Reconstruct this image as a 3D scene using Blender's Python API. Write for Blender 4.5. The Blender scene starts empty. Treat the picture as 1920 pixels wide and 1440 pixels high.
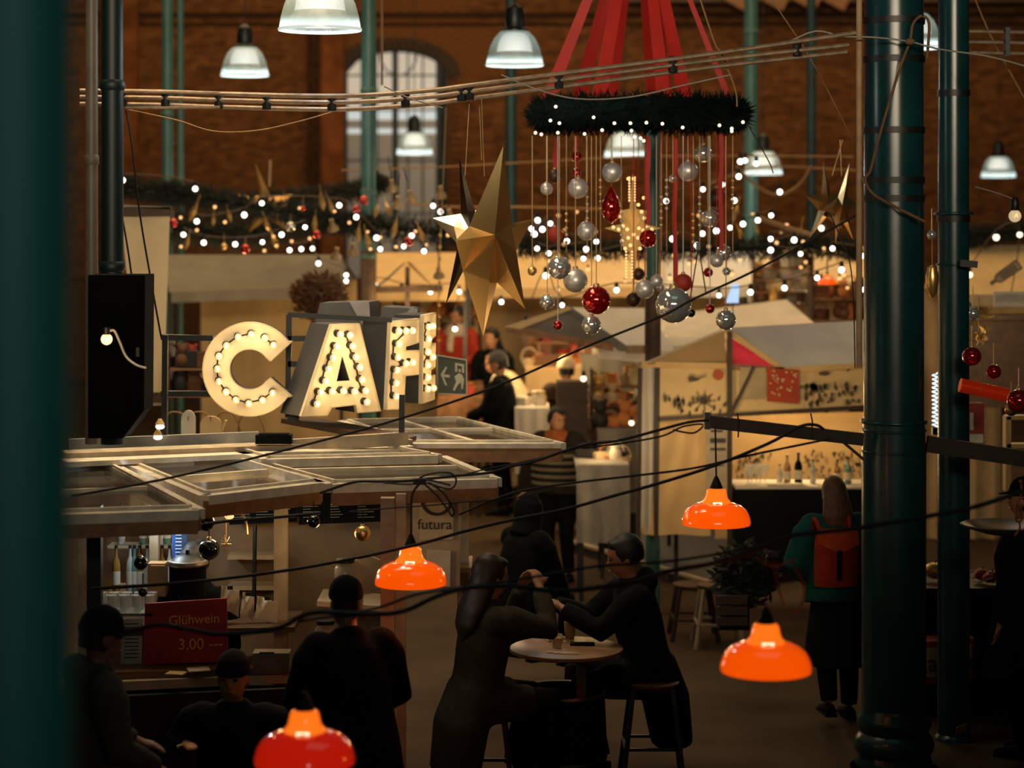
import bpy, math, random
from math import sin, cos, pi, radians as R
from mathutils import Vector as V, Matrix
random.seed(7)
S = bpy.context.scene
C = S.collection
# ---------------------------------------------------------------- camera, world, light
F, HY, CH = 4000.0, 400.0, 3.5          # focal length in pixels of the 1920 frame, horizon row, eye height
cd = bpy.data.cameras.new('camera'); cam = bpy.data.objects.new('camera', cd); C.objects.link(cam)
cam.location = (0, 0, CH); cam.rotation_euler = (R(90), 0, 0)
cd.sensor_width = 36; cd.lens = 36 * F / 1920; cd.shift_y = -(720 - HY) / 1920
cd.clip_end = 200; cd.clip_start = .1
cd.dof.use_dof = True; cd.dof.focus_distance = 12.6; cd.dof.aperture_fstop = 1.5
S.camera = cam
S.view_settings.view_transform = 'Standard'; S.view_settings.look = 'None'
S.view_settings.gamma = 1; S.view_settings.use_curve_mapping = False; S.view_settings.exposure = 0
wd = bpy.data.worlds.new('hall_air'); S.world = wd; wd.use_nodes = True
bg = wd.node_tree.nodes['Background']; bg.inputs[0].default_value = (.12, .5, .5, 1); bg.inputs[1].default_value = .014

def area(name, loc, size, power, col, rot=(0, 0, 0), spread=180, sy=None):
    l = bpy.data.lights.new(name, 'AREA'); l.energy = power; l.color = col; l.size = size; l.spread = R(spread)
    if sy: l.shape = 'RECTANGLE'; l.size_y = sy
    o = bpy.data.objects.new(name, l); C.objects.link(o); o.location = loc; o.rotation_euler = rot; return o
def point(name, loc, power, col, r=.1):
    l = bpy.data.lights.new(name, 'POINT'); l.energy = power; l.color = col; l.shadow_soft_size = r
    o = bpy.data.objects.new(name, l); C.objects.link(o); o.location = loc; return o
WARM = (1, .66, .30)
area('hall_light_over_stalls', (0, 25.5, 8.5), 16, 640, WARM, sy=9, spread=120)
area('hall_light_over_back_wall', (0, 40, 8.5), 20, 330, (1, .6, .26), rot=(R(30), 0, 0), sy=3)
area('hall_light_over_cafe', (-2.1, 13.9, 6.5), 3.2, 120, (1, .74, .44), spread=72)
area('near_column_fill', (1.6, -1.2, 4.3), .5, 3, (.75, 1, .95), rot=(R(82), 0, R(30)), spread=50)  # added fill to bring out the near column, no lamp there
area('front_fill', (0, -2.5, 6.0), 9, 300, (1, .8, .56), rot=(R(99), 0, 0), sy=1.2, spread=56)  # added front fill and reflections, unseen behind the camera
area('foreground_teal_fill', (1.5, 9, 8.5), 4, 12, (.45, 1, .9), rot=(R(-14), 0, 0))  # added weak teal fill for the foreground, not daylight

# ---------------------------------------------------------------- helpers
def W(px, py, D): return V(((px - 960) * D / F, D, CH - (py - HY) * D / F))      # a point seen at px,py standing D metres away
def Hp(px, py, z):                                                              # a point seen at px,py lying at height z
    D = (CH - z) * F / (py - HY); return V(((px - 960) * D / F, D, z))
def Pl(px, py, P0, a):                                                          # a point on the upright plane through P0 turned by a
    n = V((sin(a), -cos(a), 0)); d = V(((px - 960) / F, 1, -(py - HY) / F)); o = V((0, 0, CH))
    return o + d * ((P0 - o).dot(n) / d.dot(n))
def sr(h):
    h = h.lstrip('#'); c = [int(h[i:i + 2], 16) / 255 for i in (0, 2, 4)]
    return tuple(x / 12.92 if x <= .04045 else ((x + .055) / 1.055) ** 2.4 for x in c)
MATS = {}
def mat(name, col, rough=.6, metal=0, emit=0, ecol=None, var=.15, scale=8, bump=0, trans=0, alpha=1, coat=0, transl=0):
    if name in MATS: return MATS[name]
    if isinstance(col, str): col = sr(col)
    m = bpy.data.materials.new(name); m.use_nodes = True; nt = m.node_tree; b = nt.nodes['Principled BSDF']
    b.inputs['Roughness'].default_value = rough; b.inputs['Metallic'].default_value = metal
    b.inputs['Transmission Weight'].default_value = trans; b.inputs['Alpha'].default_value = alpha
    b.inputs['Coat Weight'].default_value = coat
    if rough >= .85: b.inputs['Specular IOR Level'].default_value = .12
    if emit:
        b.inputs['Emission Color'].default_value = (*(ecol or col), 1); b.inputs['Emission Strength'].default_value = emit
    tc = nt.nodes.new('ShaderNodeTexCoord'); n = nt.nodes.new('ShaderNodeTexNoise'); n.inputs['Scale'].default_value = scale
    n.inputs['Detail'].default_value = 4; nt.links.new(tc.outputs['Object'], n.inputs['Vector'])
    r = nt.nodes.new('ShaderNodeMapRange'); r.inputs['From Min'].default_value = .3; r.inputs['From Max'].default_value = .7
    r.inputs['To Min'].default_value = 1 - var; r.inputs['To Max'].default_value = 1 + var; nt.links.new(n.outputs[0], r.inputs[0])
    mx = nt.nodes.new('ShaderNodeVectorMath'); mx.operation = 'SCALE'; mx.inputs[0].default_value = col
    nt.links.new(r.outputs[0], mx.inputs['Scale']); nt.links.new(mx.outputs[0], b.inputs['Base Color'])
    if bump:
        bp = nt.nodes.new('ShaderNodeBump'); bp.inputs['Strength'].default_value = bump; bp.inputs['Distance'].default_value = .01
        nt.links.new(n.outputs[0], bp.inputs['Height']); nt.links.new(bp.outputs[0], b.inputs['Normal'])
    if transl:
        t = nt.nodes.new('ShaderNodeBsdfTranslucent'); t.inputs[0].default_value = (*col, 1); ms = nt.nodes.new('ShaderNodeMixShader')
        ms.inputs[0].default_value = transl; out = nt.nodes['Material Output']
        nt.links.new(b.outputs[0], ms.inputs[1]); nt.links.new(t.outputs[0], ms.inputs[2]); nt.links.new(ms.outputs[0], out.inputs[0])
    MATS[name] = m; return m

class MB:
    def __init__(s): s.v = []; s.f = []
    def add(s, vs, fs):
        n = len(s.v); s.v += [tuple(p) for p in vs]; s.f += [tuple(i + n for i in f) for f in fs]; return s
    def box(s, c, d, rz=0, rx=0, ry=0):
        m = Matrix.Rotation(rz, 3, 'Z') @ Matrix.Rotation(ry, 3, 'Y') @ Matrix.Rotation(rx, 3, 'X'); c = V(c)
        vs = [c + m @ V((x * d[0] / 2, y * d[1] / 2, z * d[2] / 2)) for x in (-1, 1) for y in (-1, 1) for z in (-1, 1)]
        return s.add(vs, [(0, 1, 3, 2), (4, 6, 7, 5), (0, 4, 5, 1), (2, 3, 7, 6), (0, 2, 6, 4), (1, 5, 7, 3)])
    def bar(s, p, q, w, h, up=(0, 0, 1)):
        p, q = V(p), V(q); d = (q - p).normalized(); up = V(up)
        if abs(d.dot(up)) > .98: up = V((0, 1, 0))
        a = d.cross(up).normalized() * w / 2; b = a.cross(d).normalized() * h / 2
        vs = [e + x * a + y * b for e in (p, q) for x in (-1, 1) for y in (-1, 1)]
        return s.add(vs, [(0, 1, 3, 2), (4, 6, 7, 5), (0, 4, 5, 1), (2, 3, 7, 6), (0, 2, 6, 4), (1, 5, 7, 3)])
    def loft(s, pts, rx, ry, side=(1, 0, 0), seg=12, caps=True):
        pts = [V(p) for p in pts]; n = len(pts); vs = []; side = V(side)
        for i, p in enumerate(pts):
            d = (pts[min(i + 1, n - 1)] - pts[max(i - 1, 0)]).normalized()
            a = side - d * side.dot(d)
            if a.length < 1e-3: a = d.orthogonal()
            a.normalize(); b = d.cross(a)
            vs += [p + a * rx[i] * cos(2 * pi * k / seg) + b * ry[i] * sin(2 * pi * k / seg) for k in range(seg)]
        fs = [(i * seg + k, i * seg + (k + 1) % seg, (i + 1) * seg + (k + 1) % seg, (i + 1) * seg + k) for i in range(n - 1) for k in range(seg)]
        if caps: fs += [tuple(reversed(range(seg))), tuple((n - 1) * seg + k for k in range(seg))]
        return s.add(vs, fs)
    def tube(s, pts, r, seg=6, sm=0):
        pts = [V(p) for p in pts]
        if sm: pts = spline(pts, sm)
        rr = r if isinstance(r, list) else [r] * len(pts)
        if len(rr) != len(pts): rr = [r[0] + (r[-1] - r[0]) * i / (len(pts) - 1) for i in range(len(pts))]
        return s.loft(pts, rr, rr, (0.13, 0.2, 0.97) if abs((pts[-1] - pts[0]).normalized().z) < .8 else (1, 0, 0), seg)
    def lathe(s, prof, c=(0, 0, 0), seg=20, close=True):
        c = V(c); n = len(prof)
        vs = [c + V((r * cos(2 * pi * k / seg), r * sin(2 * pi * k / seg), z)) for r, z in prof for k in range(seg)]
        fs = [(i * seg + k, i * seg + (k + 1) % seg, (i + 1) * seg + (k + 1) % seg, (i + 1) * seg + k) for i in range(n - 1) for k in range(seg)]
        if close: fs += [tuple(reversed(range(seg))), tuple((n - 1) * seg + k for k in range(seg))]
        return s.add(vs, fs)
    def sph(s, c, r, sc=(1, 1, 1), seg=16, rings=10):
        c = V(c); vs = [c + V((0, 0, -r * sc[2]))]
        for i in range(1, rings):
            t = pi * i / rings
            vs += [c + V((r * sc[0] * sin(t) * cos(2 * pi * k / seg), r * sc[1] * sin(t) * sin(2 * pi * k / seg), -r * sc[2] * cos(t))) for k in range(seg)]
        vs.append(c + V((0, 0, r * sc[2]))); last = len(vs) - 1
        fs = [(0, 1 + (k + 1) % seg, 1 + k) for k in range(seg)]
        fs += [(1 + i * seg + k, 1 + i * seg + (k + 1) % seg, 1 + (i + 1) * seg + (k + 1) % seg, 1 + (i + 1) * seg + k) for i in range(rings - 2) for k in range(seg)]
        b = 1 + (rings - 2) * seg; fs += [(b + k, b + (k + 1) % seg, last) for k in range(seg)]
        return s.add(vs, fs)
    def ext(s, pts, d, cap=(1, 1)):
        pts = [V(p) for p in pts]; d = V(d); n = len(pts)
        fs = [(i, (i + 1) % n, n + (i + 1) % n, n + i) for i in range(n)]
        if cap[0]: fs.append(tuple(reversed(range(n))))
        if cap[1]: fs.append(tuple(range(n, 2 * n)))
        return s.add(pts + [p + d for p in pts], fs)
    def sheet(s, a, b, c, d, nu=10, nv=6, fn=None, th=.006):
        a, b, c, d = V(a), V(b), V(c), V(d); vs = []   # a-b top, d-c bottom
        for j in range(nv + 1):
            for i in range(nu + 1):
                u, v = i / nu, j / nv; p = (a * (1 - u) + b * u) * (1 - v) + (d * (1 - u) + c * u) * v
                if fn: p = p + V(fn(u, v))
                vs.append(p)
        nn = len(vs); nrm = (b - a).cross(d - a).normalized() * th
        vs += [p + nrm for p in vs]; w = nu + 1
        fs = []
        for j in range(nv):
            for i in range(nu):
                q = (j * w + i, j * w + i + 1, (j + 1) * w + i + 1, (j + 1) * w + i); fs += [q, tuple(nn + k for k in reversed(q))]
        rim = [j * w for j in range(nv + 1)]; 
        edge = [i for i in range(w)] + [j * w + nu for j in range(1, nv + 1)] + [nv * w + i for i in range(nu - 1, -1, -1)] + [j * w for j in range(nv - 1, 0, -1)]
        for k in range(len(edge)):
            x, y = edge[k], edge[(k + 1) % len(edge)]; fs.append((x, y, nn + y, nn + x))
        return s.add(vs, fs)
    def mesh(s, name, m, smooth=False, off=None):
        me = bpy.data.meshes.new(name); v = s.v
        if off is not None: v = [(p[0] - off[0], p[1] - off[1], p[2] - off[2]) for p in v]
        me.from_pydata(v, [], s.f); me.materials.append(m)
        if smooth:
            me.polygons.foreach_set('use_smooth', [True] * len(me.polygons))
            try: me.set_sharp_from_angle(angle=R(40))
            except Exception: pass
        me.update(); return me
def spline(p, k):
    out = []; n = len(p)
    for i in range(n - 1):
        a, b, c, d = p[max(i - 1, 0)], p[i], p[i + 1], p[min(i + 2, n - 1)]
        for j in range(k):
            t = j / k; out.append(.5 * ((2 * b) + (c - a) * t + (2 * a - 5 * b + 4 * c - d) * t * t + (3 * b - a - 3 * c + d) * t ** 3))
    out.append(p[-1]); return out
ORD = 'first second third fourth fifth sixth seventh eighth ninth tenth eleventh twelfth thirteenth fourteenth fifteenth sixteenth seventeenth eighteenth nineteenth twentieth'.split()
def thing(name, label, cat, loc=(0, 0, 0), rz=0, group=None, sc=1):
    o = bpy.data.objects.new(name, None); C.objects.link(o); o.empty_display_size = .1
    o.location = loc; o.rotation_euler = (0, 0, rz); o.scale = (sc, sc, sc)
    o['label'] = label; o['category'] = cat; o['kind'] = 'thing'
    if group: o['group'] = group
    return o
def root_of(o):
    while o.parent: o = o.parent
    return o
def part(name, mb, m, par, smooth=False, world=False, label=None, kind=None):
    off = root_of(par).location if world else None
    o = bpy.data.objects.new(name, mb.mesh(name, m, smooth, off)); C.objects.link(o); o.parent = par
    if label: o['label'] = label
    if kind: o['kind'] = kind
    return o
def piece(name, me, par, loc=(0, 0, 0), rot=(0, 0, 0), sc=(1, 1, 1)):
    o = bpy.data.objects.new(name, me); C.objects.link(o); o.parent = par
    o.location = V(loc); o.rotation_euler = rot; o.scale = sc if not isinstance(sc, (int, float)) else (sc,) * 3
    return o
def one(name, mb, m, label, cat, group=None, smooth=False, kind='thing'):
    xs = [p[0] for p in mb.v]; ys = [p[1] for p in mb.v]; zs = [p[2] for p in mb.v]
    c = V(((min(xs) + max(xs)) / 2, (min(ys) + max(ys)) / 2, min(zs)))
    o = bpy.data.objects.new(name, mb.mesh(name, m, smooth, c)); C.objects.link(o); o.location = c
    o['kind'] = kind
    if label: o['label'] = label; o['category'] = cat
    if group: o['group'] = group
    return o
def struct(name, mb, m, par=None, kind='structure'):
    o = bpy.data.objects.new(name, mb.mesh(name, m)); C.objects.link(o); o['kind'] = kind
    if par: o.parent = par
    return o
def dup(r, loc, rz=0, label=None, sc=None):
    def cp(o, p):
        c = o.copy(); C.objects.link(c); c.parent = p
        for ch in kids.get(o.name, []): cp(ch, c)
        return c
    kids = {}
    for a in r.children_recursive: kids.setdefault(a.parent.name, []).append(a)
    n = cp(r, None); n.location = loc; n.rotation_euler = (0, 0, rz)
    if sc is not None: n.scale = (sc, sc, sc) if not isinstance(sc, tuple) else sc
    if label: n['label'] = label
    return n
def text(name, body, size, m, par, M, ex=.002, align='CENTER'):
    cu = bpy.data.curves.new(name, 'FONT'); cu.body = body; cu.size = size; cu.extrude = ex; cu.align_x = align; cu.align_y = 'CENTER'
    o = bpy.data.objects.new(name, cu); me = bpy.data.meshes.new_from_object(o); bpy.data.objects.remove(o); me.materials.clear(); me.materials.append(m)
    o = bpy.data.objects.new(name, me); C.objects.link(o); o.parent = par; o.matrix_local = M; o['kind'] = 'stuff'; return o
def facing(loc, a=0, roll=0):       # a frame whose text reads from -Y, turned by a about the vertical
    return Matrix.Translation(V(loc)) @ Matrix.Rotation(a, 4, 'Z') @ Matrix.Rotation(R(90), 4, 'X') @ Matrix.Rotation(roll, 4, 'Z')

# ---------------------------------------------------------------- materials
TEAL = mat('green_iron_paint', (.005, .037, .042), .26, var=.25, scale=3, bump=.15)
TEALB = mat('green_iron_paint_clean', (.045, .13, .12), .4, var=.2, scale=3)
DARK = mat('black_iron', (.006, .009, .009), .45)
CABLE = mat('black_rubber', (.006, .006, .006), .6)
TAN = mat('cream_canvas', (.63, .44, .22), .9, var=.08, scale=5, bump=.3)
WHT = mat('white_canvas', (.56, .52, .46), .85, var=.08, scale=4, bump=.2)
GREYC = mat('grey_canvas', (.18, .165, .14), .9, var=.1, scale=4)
CREAMW = mat('cream_painted_wood', (.64, .57, .45), .6, var=.2, scale=12, bump=.2)
BRN = mat('brown_wood', (.25, .115, .04), .55, var=.3, scale=14, bump=.2)
DBRN = mat('dark_brown_wood', (.07, .035, .016), .6, var=.3, scale=14)
GOLD = mat('gold_foil', (.95, .6, .22), .3, .9, var=.1, scale=2.2, bump=.35)
GOLDT = mat('gold_thread', (.75, .5, .22), .35, .7)
SILV = mat('mirror_silver', (.9, .9, .88), .07, .78, var=.03)
SILM = mat('frosted_silver', (.75, .73, .7), .38, .6, var=.05)
REDM = mat('red_glass_bauble', (.6, .015, .008), .08, .75, coat=1, var=.05)
REDT = mat('red_matte_bauble', (.42, .04, .02), .6, .1)
BRNM = mat('brown_matte_bauble', (.07, .03, .015), .4, .3)
BLKM = mat('black_glass_bauble', (.005, .012, .012), .12, .2, coat=1)
RIB = mat('red_ribbon', (.6, .018, .008), .55, var=.1, transl=.3)
FIR = mat('fir_needles', (.005, .013, .011), .9, var=.4)
GLASS = mat('clear_glass', (.85, .9, .88), .04, trans=1, var=.02)
BULB = mat('fairy_bulb_glow', (1, .85, .6), .4, emit=2.6, ecol=(1, .8, .55))
BULBC = mat('bright_bulb_glow', (1, .95, .9), .4, emit=5, ecol=(1, .93, .82))
BULBW = mat('amber_bulb_glow', (1, .6, .25), .4, emit=1.5, ecol=(1, .52, .2))
PAPER = mat('paper', (.6, .54, .42), .8)
BLACKC = mat('black_cloth', (.005, .006, .007), .9)
# ---------------------------------------------------------------- the hall
struct('floor', MB().box((0, 25, -.05), (40, 56, .1)), mat('worn_concrete', (.05, .031, .017), .85, var=.25, scale=1.5, bump=.2))
BR = mat('brickwork', (.23, .083, .026), .85, var=.45, scale=2.2, bump=.3)
def brick_m(name, col):
    m = mat(name, col, .85, var=.3, scale=5, bump=.3); return m
MORT = mat('mortar', (.14, .065, .028), .95)
D0 = 45.0; sW = F / D0
wx0, wx1 = (645 - 960) / sW, (838 - 960) / sW; wz0, wzs, wz1 = W(0, 520, D0).z, W(0, 140, D0).z, W(0, 92, D0).z
wcx = (wx0 + wx1) / 2; wr = (wx1 - wx0) / 2
def archz(x): return wzs + (wz1 - wzs) * math.sqrt(max(0, 1 - ((x - wcx) / wr) ** 2))
wall = MB(); ztop = 11
wall.box(((-17 + wx0) / 2, D0 + .3, ztop / 2), (wx0 + 17, .5, ztop)); wall.box(((17 + wx1) / 2, D0 + .3, ztop / 2), (17 - wx1, .5, ztop))
wall.box((wcx, D0 + .3, wz0 / 2), (wx1 - wx0, .5, wz0))
N = 16
for i in range(N):
    xa, xb = wx0 + (wx1 - wx0) * i / N, wx0 + (wx1 - wx0) * (i + 1) / N
    za, zb = archz(xa), archz(xb)
    wall.ext([(xa, D0 + .05, za), (xb, D0 + .05, zb), (xb, D0 + .05, ztop), (xa, D0 + .05, ztop)], (0, .5, 0))
wb = struct('wall_back', wall, MORT)
struct('wall_left', MB().box((-17, 25, 5.5), (.4, 42, 11)), BR); struct('wall_right', MB().box((17, 25, 5.5), (.4, 42, 11)), BR)
# bricks: each a low box; the three hundred round the window and nearest the eye line are objects, the rest one piece
bl, bh, jt = .25, .075, .012
tones = [MB(), MB(), MB()]
unit = MB().box((0, 0, 0), (bl - jt, .05, bh - jt)).mesh('brick', brick_m('brick_tone_warm', (.22, .095, .034)))
nb = 0; cand = []
row = 0; z = W(0, 520, D0).z
while z < W(0, -20, D0).z:
    x = -9.4 + (bl / 2 if row % 2 else 0)
    while x < 11.2:
        if not (x > wx0 - bl * .8 and x < wx1 + bl * .8 and z < archz(min(max(x, wx0), wx1)) + .2):
            cand.append((x, z))
        x += bl
    z += bh; row += 1
cand.sort(key=lambda c: abs(c[0] - wcx) + abs(c[1] - wz1) * .9)
for i, (x, z) in enumerate(cand):
    y = D0 + .035 - random.random() * .012
    if i < 300: piece('brick', unit, wb, (x, y, z))
    else: tones[random.choice((0, 0, 1, 2))].box((x, y, z), (bl - jt, .05, bh - jt))
for t, c in zip(tones, ((.21, .09, .032), (.26, .115, .042), (.15, .065, .026))):
    struct('brickwork', t, brick_m('brick_tone_%.2f' % c[0], c), wb, 'stuff')
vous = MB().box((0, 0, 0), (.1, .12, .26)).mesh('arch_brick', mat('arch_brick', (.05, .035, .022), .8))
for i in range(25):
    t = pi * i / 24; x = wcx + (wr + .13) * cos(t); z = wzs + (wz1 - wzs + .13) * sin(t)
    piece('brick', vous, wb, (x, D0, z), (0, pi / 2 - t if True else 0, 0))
for x in (590, 1660, 205):     # pilaster strips, each with its recess shadow painted as a dark strip
    X = (x - 960) / sW; struct('trim_1', MB().box((X, D0 - .12, 5.5), (.28, .3, 11)), mat('pilaster_shadow', (.055, .026, .012), .9, var=.3, scale=9))
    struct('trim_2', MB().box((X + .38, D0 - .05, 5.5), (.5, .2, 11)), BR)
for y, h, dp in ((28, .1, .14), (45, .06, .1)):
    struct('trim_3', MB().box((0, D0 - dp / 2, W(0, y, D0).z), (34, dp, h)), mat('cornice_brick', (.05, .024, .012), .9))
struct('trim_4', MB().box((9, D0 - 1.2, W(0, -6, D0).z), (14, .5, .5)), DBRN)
for x in (1370, 1440, 1500, 1555):     # rafter feet at the top of the frame
    struct('trim_5', MB().box(W(x + 12, -2, D0 - 1.5), (.5, .2, .3), ry=.5), BRN)
# arched window
PA = mat('backlit_pane_sky', (.3, .3, .28), .3, emit=.42, ecol=(1, .86, .66), var=.15, scale=1.2)
PB = mat('backlit_pane_street', (.15, .14, .12), .3, emit=.085, ecol=(1, .74, .5), var=.3, scale=1.5)
PC = mat('backlit_pane_lit', (.4, .45, .45), .3, emit=.5, ecol=(.85, .98, 1), var=.1)
win = MB(); wf = mat('dark_window_frame', (.012, .022, .02), .5)
cols = [645, 677, 706, 736, 764, 792, 822, 838]; rows = [92, 140, 205, 224, 240, 250, 300, 350, 400, 460, 520]
wo = struct('window_1', MB().bar((wcx, D0 + .2, wz0), (wcx, D0 + .2, wz1), .09, .08), wf)
for x in cols:
    X = (x - 960) / sW; win = MB().bar((X, D0 + .2, wz0), (X, D0 + .2, archz(X) if wx0 < X < wx1 else wzs), .035 if x not in (645, 838, 822) else .12, .06)
    struct('glazing_bar', win, wf, wo, 'structure')
for y in (140, 205, 300, 400):
    Z = W(0, y, D0).z; struct('glazing_bar', MB().box((wcx, D0 + .2, Z), (2 * wr, .05, .035)), wf, wo)
fan = MB(); pts = [V((wcx + (wr) * cos(pi * i / 16), D0 + .2, wzs + (wz1 - wzs) * sin(pi * i / 16))) for i in range(17)]
for a, b in zip(pts, pts[1:]): fan.bar(a, b, .1, .14, (0, 1, 0))
struct('window_frame', fan, wf, wo)
tr = MB(); 
for sx in (-1, 1):
    tr.tube([V((wcx + .05 + sx * (.03 + .36 * sin(t)), D0 + .19, wzs + .5 * (1 - cos(t)))) for t in [i * pi / 16 for i in range(9)]], .018, 4)
struct('tracery', tr, wf, wo)
for i in range(len(cols) - 2):
    for j in range(len(rows) - 1):
        xa, xb = (cols[i] - 960) / sW, (cols[i + 1] - 960) / sW; za, zb = W(0, rows[j + 1], D0).z, W(0, rows[j], D0).z
        if j == 0: q = [(xa, D0 + .25, za), (xb, D0 + .25, za), (xb, D0 + .25, archz(xb)), (xa, D0 + .25, archz(xa))]
        else: q = [(xa, D0 + .25, za), (xb, D0 + .25, za), (xb, D0 + .25, zb), (xa, D0 + .25, zb)]
        struct('pane', MB().ext(q, (0, .01, 0)), PA if j < 2 else PC if j in (2, 4) else PB, wo)
# ---------------------------------------------------------------- iron columns and pipes
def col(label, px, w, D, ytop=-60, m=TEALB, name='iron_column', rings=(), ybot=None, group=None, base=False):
    s = F / D; r = w / s / 2; x = (px - 960) / s; zt = CH - (ytop - HY) / s; zb = 0 if ybot is None else CH - (ybot - HY) / s
    t = thing(name, label, 'column' if 'column' in name else 'pipe', (x, D, zb), group=group)
    pr = [(r, .0)] + ([(r, zt - zb)])
    part('shaft', MB().lathe([(r * 1.02, 0), (r, .3), (r * .97, (zt - zb) / 2), (r * .94, zt - zb)], seg=28), m, t, True)
    for ry in rings:
        z = CH - (ry - HY) / s - zb
        part('ring', MB().lathe([(r, -.03), (r * 1.12, -.02), (r * 1.15, 0), (r * 1.12, .02), (r, .03)], (0, 0, z), seg=28), m, t, True)
    return t, r, s, zb
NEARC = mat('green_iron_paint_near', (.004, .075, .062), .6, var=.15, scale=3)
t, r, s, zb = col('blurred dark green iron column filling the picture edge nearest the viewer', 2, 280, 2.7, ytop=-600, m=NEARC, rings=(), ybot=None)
GREYP = mat('grey_brown_pipe_paint', (.12, .10, .075), .5)
col('grey brown pipe between the near column and the dark green pipe', 172, 24, 12.4, name='standing_pipe', m=GREYP, rings=(300,), ybot=832)
col('dark green glossy pipe beside the beige banner and black box', 211, 42, 12.2, name='standing_pipe', m=mat('blackish_green_paint', (.002, .014, .015), .5), rings=(160, 500), ybot=832)
col('green double column shaft, wider of the pair left of the bell lamp', 314, 22, 26, rings=(215, 380))
col('thin green pipe of the double column near the beige banner', 338, 13, 26.2, name='standing_pipe', rings=(200,))
t, r, s, zb = col('green column standing before the arched window', 691, 28, 23.3, rings=(170, 360, 480))
part('shade_sleeve', MB().lathe([(r * 1.06, W(0, 640, 23.3).z - 0), (r * 1.08, W(0, 470, 23.3).z)], seg=20), DBRN, t, True, label='lower shaft with its shade put in as dark brown')  # brown sleeve paints the dimmer light on the lower column
col('pale green column behind the big gold star', 958, 22, 34, rings=(170, 395))
t, r, s, zb = col('green column rising through the middle of the wreath', 1224, 27, 18.7, rings=(200, 290))
part('shade_sleeve', MB().lathe([(r * 1.12, W(0, 780, 18.7).z), (r * 1.14, W(0, 540, 18.7).z)], seg=20), DBRN, t, True, label='lower shaft with its shade put in as dark brown')  # same painted shade: the shaft below the garland coloured darker
col('pale green column just right of the wreath', 1408, 27, 29, rings=(60, 300, 405))
col('thin green column behind the small gold star', 1521, 18, 36, rings=(60, 380))
# main column and its thinner companion, both with moulded bases
def bigcol(label, px, w0, w1, D, rings, bases, straps):
    s = F / D; x = (px - 960) / s; t = thing('iron_column', label, 'column', (x, D, 0)); z = lambda y: CH - (y - HY) / s
    k = .5 / s
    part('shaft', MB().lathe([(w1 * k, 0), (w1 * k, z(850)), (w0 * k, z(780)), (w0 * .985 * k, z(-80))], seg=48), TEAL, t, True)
    for ry, g, hh in rings:
        R0 = (w0 + g) * k; h = hh * k
        part('ring', MB().lathe([(w0 * k * .98, -h), (R0 * .97, -h * .9), (R0, -h * .3), (R0, h * .3), (R0 * .97, h * .9), (w0 * k * .98, h)], (0, 0, z(ry)), seg=48), TEAL, t, True)
    if bases:
        p = []
        for y, g in bases: p.append(((w1 + g) * k, max(0, z(y))))
        part('base', MB().lathe(p[::-1], seg=48), TEAL, t, True)
    for y in straps:
        part('strap', MB().lathe([((w0 + 3) * k, -6 / s), ((w0 + 4) * k, 6 / s)], (0, 0, z(y)), seg=40), DARK, t, True)
    return t
big = bigcol('thick green cast iron column with moulded base carrying the crossbeam', 1676, 112, 120, 13.5,
       [(790, 12, 8), (806, 9, 6), (846, 10, 7), (862, 6, 4)],
       [(1325, 0), (1334, 4), (1343, 16), (1353, 20), (1362, 14), (1371, 6), (1381, 24), (1392, 30), (1404, 26), (1412, 14), (1420, 20), (1430, 26), (1440, 22), (1445, 40), (1520, 44)], [40, 112, 245, 338, 372])
bigcol('slimmer green iron pipe column standing right of the thick column', 1788, 58, 60, 14.2, [(400, 16, 6), (496, 8, 4)],
       [(1375, 0), (1380, 10), (1388, 12), (1394, 4), (1480, 8)], [175, 410])
part('strap', MB().bar(W(1800, 493, 14.0) - V((1788 - 960, 0, 0)) * 0, W(1832, 496, 14.0), .04, .045), DARK, big, world=True, label='dark bracket stub')
one('wooden_pole', MB().lathe([(.019, 0), (.019, 5.5)], W(1611, 690, 13.3), 14), mat('pale_wood', (.34, .22, .11), .6, var=.2, scale=10), 'tall pale wooden pole tied upright beside the thick green column', 'pole')
tq = thing('rope', 'brown rope looped over the top of the thick green column and down its side', 'rope', W(1700, 420, 13.1))
rp = [W(x, y, 13.2) for x, y in ((1738, 110), (1742, 45), (1728, 30), (1712, 45), (1706, 78), (1690, 120), (1668, 190), (1645, 270), (1632, 320), (1622, 335), (1632, 358), (1660, 378), (1735, 416))]
part('strand', MB().tube(rp, .009, 6, 5), mat('rope_fibre', (.16, .09, .045), .9), tq, True, True)
part('knot', MB().sph(W(1706, 78, 13.15), .024, (1.3, 1, .9)), MATS['rope_fibre'], tq, True, True)
tq = thing('tension_wire', 'grey wire slung from the rod bundle across the thick column', 'wire', W(1620, 70, 13.2))
part('strand', MB().tube([W(x, y, 13.15) for x, y in ((1480, 78), (1530, 58), (1580, 68), (1640, 70), (1706, 78), (1760, 92), (1850, 105), (1930, 126))], .006, 5, 4), mat('grey_wire', (.2, .18, .15), .5), tq, True, True)
# crossbeam with braces
bm = thing('crossbeam', 'dark wooden crossbeam fixed to the thick green column with lamps and cables on it', 'beam', W(1500, 810, 13.4))
bD = 13.35
part('timber', MB().bar(W(1322, 790, bD), W(1618, 824, bD), .06, .075), mat('beam_wood', (.022, .012, .007), .7, var=.3, scale=12, bump=.2), bm, world=True)
part('timber', MB().bar(W(1738, 832, bD), W(1935, 862, bD), .06, .1), MATS['beam_wood'], bm, world=True)
part('brace', MB().bar(W(1568, 818, bD), W(1620, 862, bD), .018, .018), DARK, bm, world=True)
part('end_plate', MB().box(W(1326, 789, bD), (.035, .08, .1)), DARK, bm, world=True)
for x in (1382, 1520): part('hook', MB().tube([W(x, 775, bD - .05), W(x + 3, 790, bD - .05), W(x + 2, 820, bD - .05)], .005, 5), DARK, bm, world=True)
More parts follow.
